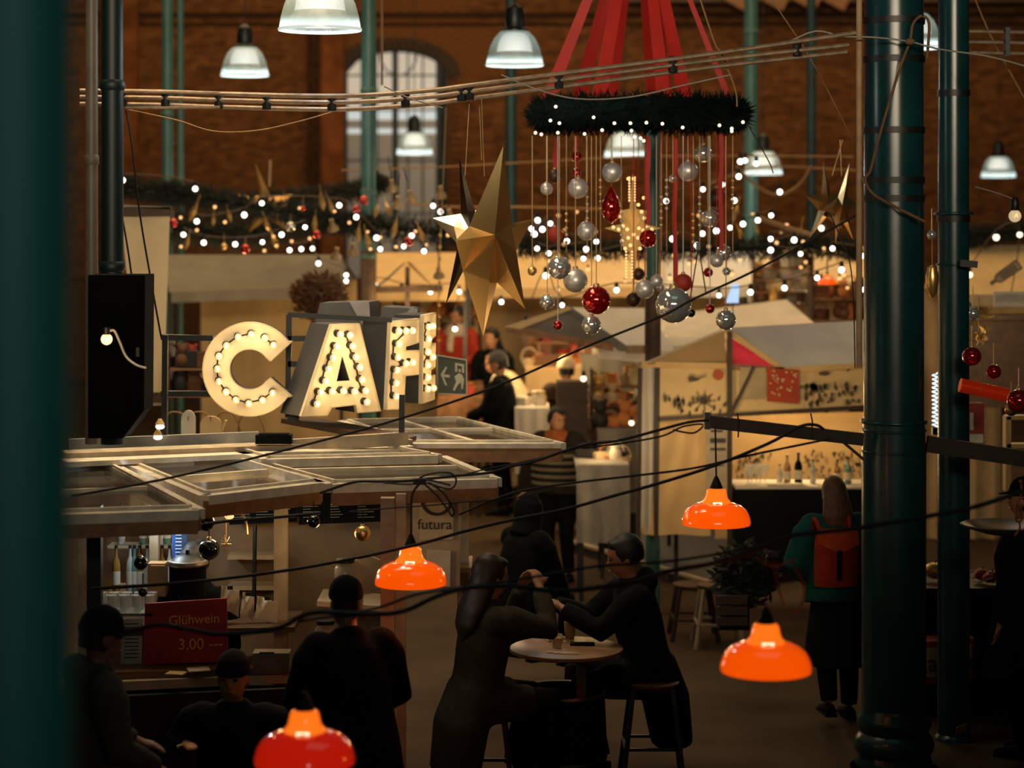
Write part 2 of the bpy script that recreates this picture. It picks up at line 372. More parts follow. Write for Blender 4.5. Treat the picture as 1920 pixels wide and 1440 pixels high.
# rod bundle crossing the picture
RODM = mat('tarnished_metal_rod', (.26, .19, .13), .35, .4, var=.3, scale=20)
rb = thing('rod_bundle', 'bundle of thin metal rods tied together crossing above the gold star', 'rods', W(900, 170, 12.8))
base = [(150, 182), (300, 184), (420, 188), (640, 192), (800, 182), (880, 172), (1080, 146), (1340, 112), (1605, 72)]
for k, (a, b) in enumerate(((0, 1), (0, 1), (0, 1))):
    dy = (-12, 0, 13)[k]
    pts = [W(x, y + dy * (1 if x < 1500 else .9) + (6 if k == 2 and x > 1500 else 0), 12.8 + .03 * k) for x, y in base]
    if k == 2: pts[-1] = W(1588, 97, 12.86)
    if k == 1: pts[-1] = W(1592, 84, 12.83)
    part('rod', MB().tube(pts, .0145, 8, 6), RODM, rb, True, True)
part('rod', MB().tube([W(230, 172, 12.75), W(412, 175, 12.75)], .009, 6), RODM, rb, True, True)
part('rod', MB().tube([W(235, 203, 12.75), W(412, 201, 12.75)], .009, 6), RODM, rb, True, True)
bpts = spline([V((x, y, 0)) for x, y in base], 8)
for x in (230, 310, 410, 500, 622, 760, 865, 880, 1048, 1262, 1495):
    y = min(bpts, key=lambda p: abs(p.x - x)).y
    part('tie', MB().lathe([(.024, -.05), (.027, -.045), (.027, .045), (.024, .05)], W(x, y, 12.84), 8), DARK, rb, world=True)
rb2 = thing('rod_bundle', 'short bundle of metal rods tied behind the slim right column', 'rods', W(1850, 75, 14.4))
for k, y in enumerate((58, 78, 98)): part('rod', MB().tube([W(1770, y, 14.4), W(1850, y + 1, 14.4), W(1940, y + 3, 14.4)], .013, 8, 4), RODM, rb2, True, True)
part('tie', MB().box(W(1888, 78, 14.36), (.03, .06, .19)), DARK, rb2, world=True)
# ---------------------------------------------------------------- hall bell lamps
def bell_glass():
    m = bpy.data.materials.new('ribbed_lamp_glass'); m.use_nodes = True; nt = m.node_tree; b = nt.nodes['Principled BSDF']
    b.inputs['Base Color'].default_value = (.75, .84, .8, 1); b.inputs['Roughness'].default_value = .12
    lw = nt.nodes.new('ShaderNodeLayerWeight'); lw.inputs[0].default_value = .45
    cr = nt.nodes.new('ShaderNodeMapRange'); cr.inputs['To Min'].default_value = .16; cr.inputs['To Max'].default_value = .95
    nt.links.new(lw.outputs['Facing'], cr.inputs[0])
    tr = nt.nodes.new('ShaderNodeBsdfTransparent'); tl = nt.nodes.new('ShaderNodeBsdfTranslucent'); tl.inputs[0].default_value = (.42, .5, .47, 1)
    a = nt.nodes.new('ShaderNodeMixShader'); a.inputs[0].default_value = .7; nt.links.new(b.outputs[0], a.inputs[1]); nt.links.new(tl.outputs[0], a.inputs[2])
    x = nt.nodes.new('ShaderNodeMixShader'); nt.links.new(cr.outputs[0], x.inputs[0]); nt.links.new(tr.outputs[0], x.inputs[1]); nt.links.new(a.outputs[0], x.inputs[2])
    nt.links.new(x.outputs[0], nt.nodes['Material Output'].inputs[0]); return m
BG = bell_glass(); LAMPG = mat('lamp_diffuser_glow', (.9, .92, .9), .5, emit=.95, ecol=(.94, .98, .93), var=.05, scale=20)
LAMPI = mat('lamp_lower_lens', (.5, .52, .5), .3, emit=.10, ecol=(.9, .98, .92), var=.25, scale=14)
labels = ['large glass bell lamp cut by the top edge before the arched window column', 'glass bell lamp above the gold star', 'glass bell lamp hanging before the brick wall between pilaster and double column',
 'small glass bell lamp in front of the arched window', 'glass bell lamp half hidden under the wreath', 'glass bell lamp beside the pale column right of the wreath',
 'small glass bell lamp right of the slim right column', 'glass bell lamp showing between the two big right columns']
r0 = .25
lp = thing('bell_lamp', labels[0], 'lamp', (0, 0, 0), group='glass bell lamps hung from the hall roof')
prof = [(r0, 0), (r0 * .985, .02), (r0 * .95, .08), (r0 * .86, .16), (r0 * .72, .235), (r0 * .52, .29), (r0 * .45, .30)]
prof2 = [(r * .975, z) for r, z in prof[::-1]]
gsh = part('glass_shade', MB().lathe(prof + prof2, seg=40, close=False), BG, lp, True)
part('rim', MB().lathe([(r0 * .99, -.004), (r0 * 1.015, .0), (r0 * 1.015, .012), (r0 * .99, .016)], seg=40, close=False), mat('lamp_rim', (.35, .42, .4), .3, emit=.5, ecol=(.9, 1, .95)), gsh, True)
part('diffuser', MB().lathe([(r0 * .6, .11), (r0 * .62, .125), (r0 * .56, .2), (r0 * .42, .27), (r0 * .3, .285)], seg=28), LAMPG, lp, True)
part('lens', MB().lathe([(r0 * .80, .03), (r0 * .80, .045), (r0 * .63, .115), (r0 * .6, .118)], seg=28), LAMPI, lp, True)
part('collar', MB().lathe([(r0 * .47, .295), (r0 * .47, .31), (r0 * .38, .32), (r0 * .34, .33)], seg=20), DARK, lp, True)
part('ballast_housing', MB().lathe([(.075, .32), (.085, .34), (.08, .44), (.07, .5), (.045, .52), (.02, .54)], seg=20), DARK, lp, True)
part('cord', MB().lathe([(.006, .53), (.006, 5)], seg=6), CABLE, lp)
spots = [(600, 57, 155), (965, 123, 108), (459, 142, 90), (777, 289, 68), (1172, 294, 78), (1431, 327, 72), (1872, 332, 64), (1712, 90, 108)]
for i, (x, y, w) in enumerate(spots):
    D = .5 * F / w; P = W(x, y, D); o = lp if i == 0 else dup(lp, P, 0, labels[i]); o.location = P
    point('bell_lamp_light', P + V((0, 0, -.12)), 17, (.9, .97, 1), .12)
# ---------------------------------------------------------------- stars
def star(label, tips, cen, D, bulge=.12, m=GOLD, name='foil_star', inner=.42, grp=None, notch=None):
    c = W(*cen, D); t = thing(name, label, 'star', (c.x, D, W(0, max(p[1] for p in tips), D).z), group=grp); n = len(tips)
    T = [W(x, y, D + (p[0] if p else 0)) for x, y, *p in tips]
    for i in range(n):
        a = T[i]; b = c + ((T[i] + T[(i + 1) % n]) / 2 - c) * inner; b0 = c + ((T[i] + T[i - 1]) / 2 - c) * inner
        if notch: b, b0 = W(*notch[i], D + .03), W(*notch[i - 1], D + .03)
        f = c + V((0, -bulge, 0)); k = c + V((0, bulge, 0))
        mid = lambda u, v, w=.5: u * (1 - w) + v * w
        # each ray is a hollow folded point of four faces, pinched along its length
        vs = [f, b0, a, b, k, mid(f, a, .45) + V((0, -.015, 0)), mid(k, a, .45) + V((0, .015, 0))]
        part('point', MB().add(vs, [(0, 1, 5), (1, 2, 5), (5, 2, 3), (0, 5, 3), (4, 6, 1), (6, 2, 1), (6, 3, 2), (4, 3, 6)]), m, t, world=True)
    return t, T, c
def cord(par, pts, r=.003, m=GOLDT, name='cord'): return part(name, MB().tube(pts, r, 5), m, par, world=True)
st, T, c = star('large gold foil star, the front one of the pair hanging from the rod bundle', [(944, 273, .05), (998, 411, .15), (985, 580, .1), (906, 630, 0), (854, 451, -.2)], (928, 440), 12.9, .2, notch=[(960, 418), (968, 470), (932, 530), (868, 508), (880, 424)])
cord(st, [W(903, 300, 12.85), W(899, 200, 12.85)]); cord(st, [W(908, 330, 12.85), W(903, 185, 12.85)])
SG = mat('silver_gold_foil', (.5, .42, .33), .2, 1, var=.15, scale=3, bump=.1)
st, T, c = star('dull bronze foil star tucked behind the large gold star', [(861, 296), (940, 380), (915, 540), (836, 570), (812, 409)], (884, 436), 13.35, .13, SG)
cord(st, [W(872, 330, 13.3), W(880, 195, 13.3)])
st, T, c = star('shiny gold foil star by the wooden pole beside the thick column', [(1593, 304), (1619, 388), (1600, 450), (1566, 458), (1540, 393)], (1575, 385), 15, .1)
cord(st, [W(1578, 330, 15), W(1575, 262, 15)])
st, T, c = star('matte gold foil star behind the shiny one by the wooden pole', [(1544, 303), (1590, 360), (1580, 430), (1517, 447), (1510, 367)], (1550, 385), 15.4, .1, mat('matte_gold', (.62, .38, .13), .35, .8))
cord(st, [W(1560, 330, 15.4), W(1580, 262, 15.4)])
st, T, c = star('gold star poking up out of the fir garland before the brick wall', [(478, 304), (548, 365), (540, 432), (466, 436), (443, 364)], (503, 392), 23, .12, MATS['matte_gold'])
cord(st, [W(505, 350, 23), W(507, 300, 23)], .012)
# lit star lantern among the baubles
PERF = mat('perforated_gold_lantern', (.6, .4, .15), .35, .5, emit=.25, ecol=(1, .55, .15))
st, T, c = star('gold star lantern studded with little lights hanging under the wreath', [(1186, 325), (1212, 395), (1240, 428), (1212, 450), (1188, 560), (1165, 460), (1133, 428), (1163, 395)], (1187, 430), 15.6, .09, PERF, 'star_lantern', .55)
bm_ = MB().sph((0, 0, 0), .013, seg=8, rings=6).mesh('bulb', BULBW, True)
for x, y in [(1178, 335), (1188, 335), (1163, 396), (1156, 406), (1197, 384), (1203, 397), (1208, 409), (1207, 371), (1150, 426), (1160, 430), (1168, 424), (1176, 430), (1198, 428), (1206, 432), (1214, 426), (1222, 430), (1178, 446), (1188, 440), (1196, 446), (1166, 452), (1208, 452), (1172, 466), (1200, 466), (1182, 460)]:
    piece('bulb', bm_, st, W(x, y, 15.45) - V(st.location))
for x, y0, y1 in ((1180, 333, 376), (1190, 333, 376), (1174, 472, 520), (1185, 472, 520)):
    for k in range(9): piece('bulb', bm_, st, W(x, y0 + (y1 - y0) * k / 8, 15.4) - V(st.location), sc=.6)
# ---------------------------------------------------------------- advent wreath with ribbons
wc = W(1197, 214, 15.5); wr_ = .70
wt = thing('advent_wreath', 'big dark fir wreath hung on red ribbons with tiny lights', 'wreath', (wc.x, wc.y, wc.z - .14))
tor = MB(); n1, n2 = 48, 10
vs = [(wc + V(((wr_ + .095 * cos(b)) * cos(a), (wr_ + .095 * cos(b)) * sin(a), .095 * sin(b)))) for a in [2 * pi * i / n1 for i in range(n1)] for b in [2 * pi * j / n2 for j in range(n2)]]
tor.add(vs, [(i * n2 + j, i * n2 + (j + 1) % n2, ((i + 1) % n1) * n2 + (j + 1) % n2, ((i + 1) % n1) * n2 + j) for i in range(n1) for j in range(n2)])
part('straw_ring', tor, FIR, wt, True, True)
def needles(mb, c, tan, r, n, L=.07, w=.004):
    tan = tan.normalized(); u = tan.orthogonal().normalized(); v = tan.cross(u)
    for _ in range(n):
        a = random.uniform(0, 2 * pi); d = (u * cos(a) + v * sin(a) + tan * random.uniform(-1, 1)).normalized()
        p = c + (u * cos(a) + v * sin(a)) * r * random.uniform(.3, 1); l = L * random.uniform(.5, 1.3); q = p + d * l; o = d.orthogonal().normalized() * w; o2 = d.cross(o)
        mb.add([p + o, p - o * .5 + o2, p - o * .5 - o2, q], [(0, 1, 3), (1, 2, 3), (2, 0, 3)])
nd = MB()
for i in range(260):
    a = 2 * pi * i / 260; needles(nd, wc + V((wr_ * cos(a), wr_ * sin(a), 0)), V((-sin(a), cos(a), 0)), .11, 28, .07, .006)
part('needles', nd, FIR, wt, world=True, kind='stuff')
bm2 = MB().sph((0, 0, 0), .011, seg=8, rings=6).mesh('bulb', BULB, True)
for x, y in [(1032, 226), (1049, 231), (1042, 200), (1113, 220), (1152, 231), (1182, 231), (1212, 230), (1242, 232), (1280, 239), (1349, 235), (1372, 241), (1393, 229), (1004, 249), (1015, 252), (1046, 249), (1096, 251), (1129, 244), (1184, 245), (1190, 257), (1201, 259), (1207, 264), (1372, 246)]:
    u = max(-1, min(1, (x - 1197) / 205)); yy = wc.y - wr_ * math.sqrt(1 - u * u) - .13
    piece('bulb', bm2, wt, W(x, y, yy) - V(wt.location))
apex = wc + V((0, 0, 1.75))
for ca, wdt, sg in ((-.97, .10, 1), (-.62, .12, -1), (-.45, .11, 1), (-.30, .16, -1), (.30, .20, -1), (.42, .1, 1), (.56, .11, -1), (.93, .05, 1), (.2, .1, 1)):
    a = math.acos(ca) * sg; p = wc + V((wr_ * cos(a), -wr_ * abs(sin(a)) * (1 if sg > 0 else -1), .06)); d = V((1, 0, 0))
    top = apex + (p - apex) * .08
    part('ribbon', MB().sheet(top - d * wdt * .25, top + d * wdt * .25, p + d * wdt / 2, p - d * wdt / 2, 2, 8, lambda u, v, k=ca: (0, .02 * sin(v * 6 + k * 9), 0), .003), RIB, wt, True, True)
    part('ribbon', MB().lathe([(.13, -.06), (.135, 0), (.13, .06)], p, 10), RIB, wt, True, True) if abs(ca) in (.62,) else None
for x, y0, y1 in ((1215, 255, 420), (1266, 260, 545), (1352, 250, 470), (1042, 260, 330), (1080, 258, 300)):
    part('ribbon_tail', MB().sheet(W(x - 4, y0, 15.2), W(x + 4, y0, 15.2), W(x + 4, y1, 15.2), W(x - 4, y1, 15.2), 1, 6, lambda u, v: (.006 * sin(v * 9), 0, 0), .002), RIB, wt, True, True)
# hanging baubles
kinds = {'m': (SILV, 'mirror silver'), 'f': (SILM, 'frosted silver'), 'r': (REDM, 'glossy red'), 't': (REDT, 'matte red'), 'b': (BRNM, 'dark brown'), 'k': (BLKM, 'black glass'), 'g': (GOLD, 'gold')}
protos = {}
def bauble(k, px, py, r, D, label, ystr=255, st_=GOLDT, grp='baubles hung on strings under the wreath'):
    s = F / D; rad = r / s; P = W(px, py, D)
    key = (k, st_.name)
    m, _ = kinds[k]
    t = thing('bauble', label, 'bauble', (P.x, P.y, P.z - rad), group=grp)
    if k not in protos:
        protos[k] = (MB().sph((0, 0, 1), 1, seg=24, rings=14).mesh('ball', m, True), MB().lathe([(.22, 1.96), (.22, 2.12), (.17, 2.18), (.05, 2.2), (.05, 2.3)], seg=10).mesh('cap', GOLDT, True))
    piece('ball', protos[k][0], t, sc=rad); piece('cap', protos[k][1], t, sc=rad)
    if ystr is not None: part('string', MB().tube([(0, 0, 2.2 * rad), (0, 0, (CH - (ystr - HY) / s) - P.z + rad)], .0035, 5), st_, t)
    return t
BL = [('f', 1148, 323, 19, 15.1, 'frosted silver bauble under the hidden bell lamp'), ('f', 1084, 353, 19, 15.1, 'frosted silver bauble below the two tiny red ones'),
 ('f', 1100, 433, 18, 15.2, 'frosted silver bauble beside the star lantern'), ('f', 1025, 354, 12, 15.1, 'small whitish bauble at the edge of the cluster, below the wreath end'),
 ('b', 1040, 330, 13, 15.0, 'small dark brown bauble high beneath the wreath'), ('r', 1081, 294, 10, 15.2, 'tiny glossy red bauble, topmost of all hung under the wreath'),
 ('r', 1081, 324, 9, 15.2, 'tiny glossy red bauble just under the topmost red one'), ('t', 1040, 440, 15, 15.6, 'matte red bauble next to the gold star tip'),
 ('r', 1215, 447, 17, 15.3, 'glossy red bauble touching the star lantern'), ('f', 1290, 321, 19, 15.1, 'frosted silver bauble alone beneath the wreath middle right'),
 ('m', 1318, 288, 17, 15.6, 'silvery glass bauble close under the wreath beside two red ribbons'), ('m', 1049, 502, 22, 14.6, 'mirror silver bauble overlapping a dull grey one'),
 ('f', 1079, 526, 23, 14.9, 'large dull grey bauble behind a mirror one'), ('r', 1118, 563, 27, 14.3, 'biggest glossy red bauble'),
 ('m', 1109, 609, 18, 14.4, 'mirror silver bauble directly under the biggest red one'), ('r', 1046, 610, 9, 14.8, 'tiny red bauble before the peak of a cream stall roof'),
 ('f', 1209, 542, 18, 14.9, 'greyish bauble left of the largest mirror bauble'), ('b', 1188, 562, 14, 15.2, 'dark brown bauble left of the greyish one'),
 ('f', 1231, 527, 12, 15.2, 'small pale matte bauble above the largest mirror bauble'), ('t', 1281, 530, 17, 14.8, 'matte red bauble behind the largest mirror bauble'),
 ('m', 1263, 572, 34, 14.0, 'largest mirror silver bauble of all'), ('r', 1328, 511, 9, 15.0, 'tiny dark red bauble right of the string triangle'),
 ('r', 1331, 579, 9, 14.8, 'tiny red bauble hanging beside the largest mirror bauble'), ('m', 1361, 600, 19, 14.2, 'mirror silver bauble hanging before the peak of the printed stall'),
 ('f', 1344, 489, 13, 15.1, 'small grey matte bauble in the right hand trio'), ('m', 1357, 474, 15, 15.3, 'mirror bauble topmost in the right hand trio'),
 ('m', 1362, 509, 8, 15.0, 'tiny mirror bauble lowest in the right hand trio'), ('m', 1026, 566, 14, 14.7, 'mirror bauble over a stall front left of the biggest red one'),
 ('k', 1296, 587, 8, 14.5, 'tiny black bauble touching the largest mirror bauble'), ('m', 1331, 409, 17, 15.3, 'clear silvery bauble below a dull brown one near red ribbons'),
 ('b', 1345, 372, 20, 15.7, 'dull brown bauble near the red ribbons under the wreath edge'), ('m', 1262, 335, 8, 15.2, 'tiny mirror bauble beside the long red ribbon tail'),
 ('b', 1197, 514, 12, 15.6, 'brown bauble directly under the star lantern'), ('g', 998, 508, 9, 15.0, 'small gold bauble right of the gold star'), ('f', 1238, 540, 8, 15.4, 'very small grey bauble tucked above the mirror bauble')]
for k, x, y, r, D, lb in BL: bauble(k, x, y, r, D, lb, 255, random.choice((GOLDT, GOLDT, RIB, SILM)))
dm = thing('teardrop_ornament', 'dark red teardrop ornament between two frosted silver baubles', 'ornament', W(1146, 415, 15.3))
part('drop', MB().lathe([(.001, -.02), (.05, .02), (.07, .08), (.06, .15), (.03, .21), (.004, .25)], seg=20), REDM, dm, True)
part('string', MB().tube([(0, 0, .24), (0, 0, .62)], .0035, 5), GOLDT, dm)
# bead strands hanging from the wreath
for i, x in enumerate((1062, 1101, 1126, 1165, 1240, 1250, 1300, 1312, 1374)):
    t = thing('bead_strand', 'thin bead strand hanging straight from the wreath, %s of nine from the left' % ORD[i], 'garland', W(x, 470, 15.2), group='bead strands under the wreath')
    part('thread', MB().tube([(0, 0, 0), (0, 0, .82)], .003, 5), GOLDT, t)
    for k in range(5): piece('bead', protos['f'][0] if i % 2 else protos['g'][0] if 'g' in protos else protos['m'][0], t, (0, 0, .05 + k * .05 + (i % 3) * .12), sc=.012)
t = thing('string_triangle', 'two slanting strings meeting at a small clamp under the wreath', 'string', W(1310, 560, 14.9))
part('string', MB().tube([W(1310, 462, 14.9), W(1294, 560, 14.9)], .005, 5), CABLE, t, world=True); part('string', MB().tube([W(1310, 462, 14.9), W(1324, 552, 14.9)], .005, 5), CABLE, t, world=True)
part('clamp', MB().box(W(1309, 462, 14.9), (.03, .02, .05)), SILV, t, world=True)
# ---------------------------------------------------------------- fir garlands
def garland(label, path, D, r, dens=26, L=.10):
    P = spline([W(x, y, D) for x, y in path], 14)
    t = thing('fir_garland', label, 'garland', (P[0].x, D, min(p.z for p in P) - r))
    part('stem', MB().tube(P, r * .35, 6), FIR, t, True, True)
    m = MB()
    for i in range(len(P) - 1):
        for k in range(2): needles(m, P[i].lerp(P[i + 1], k / 2), P[i + 1] - P[i], r, dens, L, .007)
    part('needles', m, mat('garland_needles', (.018, .022, .014), .8, var=.4), t, world=True, kind='stuff'); return t
garland('dark fir garland running from the dark pipe to the gold star', [(225, 350), (300, 360), (360, 368), (450, 382), (560, 400), (640, 416), (720, 425), (860, 440)], 22.5, .10)
garland('thick fir garland sagging lower beside the beige banner', [(325, 425), (400, 432), (470, 436), (560, 420), (640, 400)], 23.4, .16, 22, .13)
garland('fir garland climbing past the arched window sill', [(480, 375), (560, 372), (640, 362), (700, 350), (716, 330)], 24.5, .09)
garland('long fir garland behind the hanging baubles', [(975, 462), (1100, 466), (1250, 468), (1400, 466), (1520, 462), (1610, 470)], 22, .09)
garland('fir garland at the edge behind the slim right column', [(1800, 448), (1850, 440), (1940, 428)], 22, .08)
def ornaments():
    A = [('r', 594, 440, 8, 'small red bauble on the garland over the grey roof'), ('r', 460, 467, 9, 'red bauble hanging lowest from the thick garland'), ('r', 767, 452, 9, 'red bauble on the garland end near the gold star'),
      ('r', 325, 418, 8, 'red bauble beside the beige banner edge'), ('r', 682, 376, 9, 'red bauble by the column before the arched window'), ('r', 668, 392, 7, 'red bauble just below another by the arched window column'),
      ('m', 545, 425, 9, 'mirror bauble on the garland left of the arched window'), ('g', 420, 462, 6, 'gold bauble under the thick garland'), ('b', 532, 382, 6, 'copper bauble high on the garland near the small gold star'),
      ('r', 568, 392, 5, 'tiny red bauble on the garland left of the window column')]
    for k, x, y, r, lb in A: bauble(k, x, y, r, 22, lb, y - 24, grp='baubles on the fir garlands')
    IC = mat('gold_leaf_ornament', (.5, .3, .1), .35, .6)
    for i, (x, y) in enumerate(sorted([(362, 398), (430, 405), (500, 420), (590, 418), (620, 386), (604, 378), (672, 440), (690, 452), (706, 395), (728, 392), (740, 430), (790, 440), (400, 412), (350, 455), (515, 452), (1380, 400), (1390, 440), (1420, 430), (1500, 440)])):
        P = W(x, y, 22.2); t = thing('gold_pendant', 'slim gold leaf pendant near %s, %s along the garlands' % ('the small star' if x < 520 else 'the window' if x < 800 else 'the wreath', ORD[i]), 'ornament', P, random.uniform(0, 3), 'gold pendants along the garlands')
        t.scale = (random.uniform(.5, 1),) * 3; t.rotation_euler = (random.uniform(-.5, .5), random.uniform(-.6, .6), 0); part('leaf', MB().lathe([(.002, -.11), (.03, -.05), (.035, 0), (.02, .06), (.004, .12)], seg=8), IC, t, True); part('hook', MB().tube([(0, 0, .11), (0, 0, .2)], .004, 4), GOLDT, t)
ornaments()
# ---------------------------------------------------------------- strings of bulbs
fb = MB().sph((0, 0, 0), .025, seg=12, rings=8).mesh('bulb', BULBC, True); fb2 = MB().sph((0, 0, 0), .03, seg=12, rings=8).mesh('bulb', BULB, True)
fb3 = MB().sph((0, 0, 0), .03, seg=12, rings=8).mesh('bulb', BULBW, True)
sk = MB().lathe([(.018, .025), (.02, .03), (.02, .07), (.012, .08)], seg=8).mesh('socket', CABLE)
def lights(label, pts, D, mesh=fb, jit=0, wire=True, sc=1):
    P = [W(x, y, D) for x, y in pts]; t = thing('light_string', label, 'string lights', (P[0].x, D, min(p.z for p in P)), group=None)
    if wire: part('wire', MB().tube([p + V((0, 0, .07)) for p in P], .006, 4, 3), mat('brown_wire', (.09, .045, .018), .6), t, world=True)
    for p in P:
        b = piece('bulb', mesh, t, p - V(t.location), sc=sc * random.uniform(.8, 1.05)); piece('socket', sk, b)
    return t
lights('string of white bulbs under the thick fir garland', [(344, 440), (382, 455), (441, 458), (492, 454), (528, 440), (572, 426)], 21.5)
lights('string of white bulbs among the garland twigs', [(230, 338), (366, 354), (369, 415), (458, 403), (491, 381), (636, 385), (668, 407), (706, 446)], 22)
lights('string of white bulbs along the ridge of the grey canvas roof', [(543, 469), (565, 467), (586, 466), (597, 494), (649, 516), (649, 527)], 23)
lights('string of white bulbs running to the gold star at the end of the garland', [(713, 467), (757, 462), (772, 442), (795, 471), (812, 386), (826, 397)], 22)
lights('string of white bulbs along the eave beneath the little gable', [(566, 542), (703, 532), (753, 543), (807, 547), (861, 547), (853, 617), (940, 566)], 23.5)
lights('cluster of white bulbs right of the gold star tips', [(997, 429), (1008, 413), (1002, 439), (1017, 430), (1032, 419), (1063, 452), (1118, 453)], 19)
lights('string of white bulbs over the cream stalls behind the baubles', [(1007, 466), (1029, 475), (1099, 467), (1094, 485), (1121, 484), (1261, 448), (1307, 460)], 21)
lights('string of bulbs hanging low in front of the cream stall roofs', [(986, 607), (1023, 517), (1054, 572), (1156, 544), (1348, 554), (1407, 548), (1471, 540), (1532, 521), (1578, 506)], 20)
lights('string of bulbs rising beside the pale column right of the wreath', [(1249, 377), (1318, 355), (1355, 346), (1385, 331), (1388, 303), (1397, 301), (1418, 307)], 20)
lights('string of bulbs dropping along the garland right of the wreath', [(1317, 438), (1343, 433), (1369, 427), (1377, 376), (1393, 420), (1421, 413), (1446, 404), (1462, 360)], 20.5)
lights('string of bulbs along the garland below the small gold stars', [(1445, 448), (1489, 450), (1445, 469), (1501, 476), (1540, 428), (1561, 466), (1616, 480), (1620, 543)], 20.8)
lights('pair of warm bulbs on the market side wall', [(1094, 710), (1184, 793)], 20, fb2, wire=False)
lights('warm bulbs behind the slim right column', [(1818, 515), (1868, 445), (1912, 440), (1895, 568)], 21, fb2)
random.seed(11)
pts = []
for i in range(46):
    x = random.uniform(985, 1600); y = random.uniform(395, 545); pts.append((x, y))
pts.sort()
lights('string of tiny amber bulbs woven through the baubles and garland', pts[::2], 21.6, fb3, wire=False, sc=.6)
lights('string of tiny warm bulbs scattered before the cream stalls', pts[1::2], 23, fb3, wire=False, sc=.6)
pts = sorted((random.uniform(330, 850), random.uniform(385, 470)) for i in range(22))
lights('string of tiny amber bulbs woven through the long garland', pts, 22.1, fb3, wire=False, sc=.55)
# little tin shade lamps
sl = thing('tin_shade_lamp', 'x', 'lamp', (0, 0, 0), group='little tin shade lamps on a festoon wire')
part('tin_shade', MB().lathe([(.055, 0), (.05, .02), (.025, .05), (.018, .1), (.02, .11)], seg=16), mat('tan_tin', (.45, .3, .14), .5, .2), sl, True)
part('lamp_disc', MB().sph((0, 0, .005), .05, (1, 1, .42), 14, 8), BULBC, sl, True); part('cord', MB().tube([(0, 0, .1), (0, 0, .35)], .004, 4), CABLE, sl)
L9 = [(737, 357, 'tin shade lamp highest, in the right half of the arched window'), (773, 376, 'tin shade lamp at the foot of the arched window'), (828, 369, 'tin shade lamp on the wire beside the arched window edge'), (745, 388, 'tin shade lamp pointing left under the window'),
      (845, 412, 'tin shade lamp nearest the tip of the bronze star'), (625, 431, 'tin shade lamp over the grey canvas roof left of the dark post'), (629, 484, 'tin shade lamp lowest over the grey canvas'), (661, 476, 'tin shade lamp touching the column lower shaft'), (823, 519, 'tin shade lamp hung low on a beaded string left of the gold star')]
for i, (x, y, lb) in enumerate(L9):
    P = W(x, y, 20.5); o = sl if i == 0 else dup(sl, P, 0); o.location = P; o['label'] = lb; o.rotation_euler = (R(28), R(random.uniform(-14, 14)), 0); o.scale = (1.05,) * 3
t = thing('beaded_string', 'long thin beaded string hanging left of the gold star', 'string', W(822, 520, 20.3))
part('thread', MB().tube([W(836, 200, 20.3), W(830, 360, 20.3), W(823, 520, 20.3), W(822, 690, 20.3)], .006, 5, 3), GOLDT, t, world=True)
for k in range(12): piece('bead', protos['g'][0], t, W(826 - k * .3, 400 + k * 22, 20.3) - V(t.location), sc=.016)
# thin festoon wires and slack cords across the hall
for i, (pts, D, r, m, lb) in enumerate([
  ([(640, 320), (850, 312), (1100, 298), (1300, 292), (1600, 294)], 24, .009, 'w', 'thin tan wire stretched behind the wreath, upper of two'),
  ([(770, 382), (850, 388), (980, 388), (1130, 392)], 24, .012, 'w', 'thin tan wire behind the gold star, lower of two'),
  ([(1380, 310), (1420, 350), (1462, 366), (1500, 345), (1522, 310)], 23, .016, 'w', 'slack tan cord sagging between the pale columns'),
  ([(1330, 345), (1370, 330), (1440, 312), (1605, 320)], 24, .01, 'w', 'tan wire from the hanging baubles to the wooden pole'),
  ([(1420, 408), (1470, 425), (1520, 440)], 21, .025, 'w', 'pale strap lying along the garland near the small stars'),
  ([(235, 205), (330, 225), (400, 246), (480, 245), (560, 228), (640, 205)], 12.9, .004, 'w', 'slack thin string looping under the rod bundle'),
  ([(236, 205), (247, 270), (262, 400), (282, 520), (302, 632)], 12.9, .006, 'k', 'black cord slanting down to the sign frame'),
  ([(228, 400), (240, 470), (250, 540)], 13, .006, 'k', 'black cord beside the dark pipe and beige banner'),
  ([(1440, -10), (1520, 110), (1602, 268)], 14, .004, 'w', 'thin brown stay wire slanting to the wooden pole'),
  ([(1825, -10), (1850, 50), (1880, 110), (1930, 200)], 15, .006, 'w', 'thin brown stay wire at the upper right corner'),
  ([(940, 140), (1000, 165), (1080, 185), (1180, 182), (1280, 160), (1370, 140)], 12.6, .005, 'g', 'pale slack wire drooping below the rod bundle'),
  ([(720, 162), (770, 185), (830, 202)], 12.6, .004, 'g', 'short pale wire end trailing from the rods near the window'),
  ([(1310, -10), (1340, 80), (1352, 100), (1378, 165), (1382, 200)], 12.9, .006, 'w', 'orange tan cord passing from above to the wreath end'),
  ([(716, -10), (716, 160)], 18, .011, 'w', 'tan rope hanging straight beside the window column'),
  ([(1828, 350), (1870, 362), (1905, 375)], 13.6, .005, 'g', 'short pale wire running to the clear bulb'),
  ([(1400, 230), (1440, 300), (1450, 325)], 13.6, .004, 'k', 'black thread crossing the bell lamp right of the wreath'),
  ([(1555, 400), (1590, 480), (1600, 560), (1603, 690)], 13.4, .004, 'k', 'thin black cord along the wooden pole')]):
    P = [W(x, y, D) for x, y in pts]; M = {'w': mat('tan_wire', (.25, .13, .045), .7), 'k': CABLE, 'g': MATS['grey_wire']}[m]
    one('hanging_wire', MB().tube(P, r * (1 if D < 18 else 1), 5, 5), M, lb, 'wire', smooth=True)
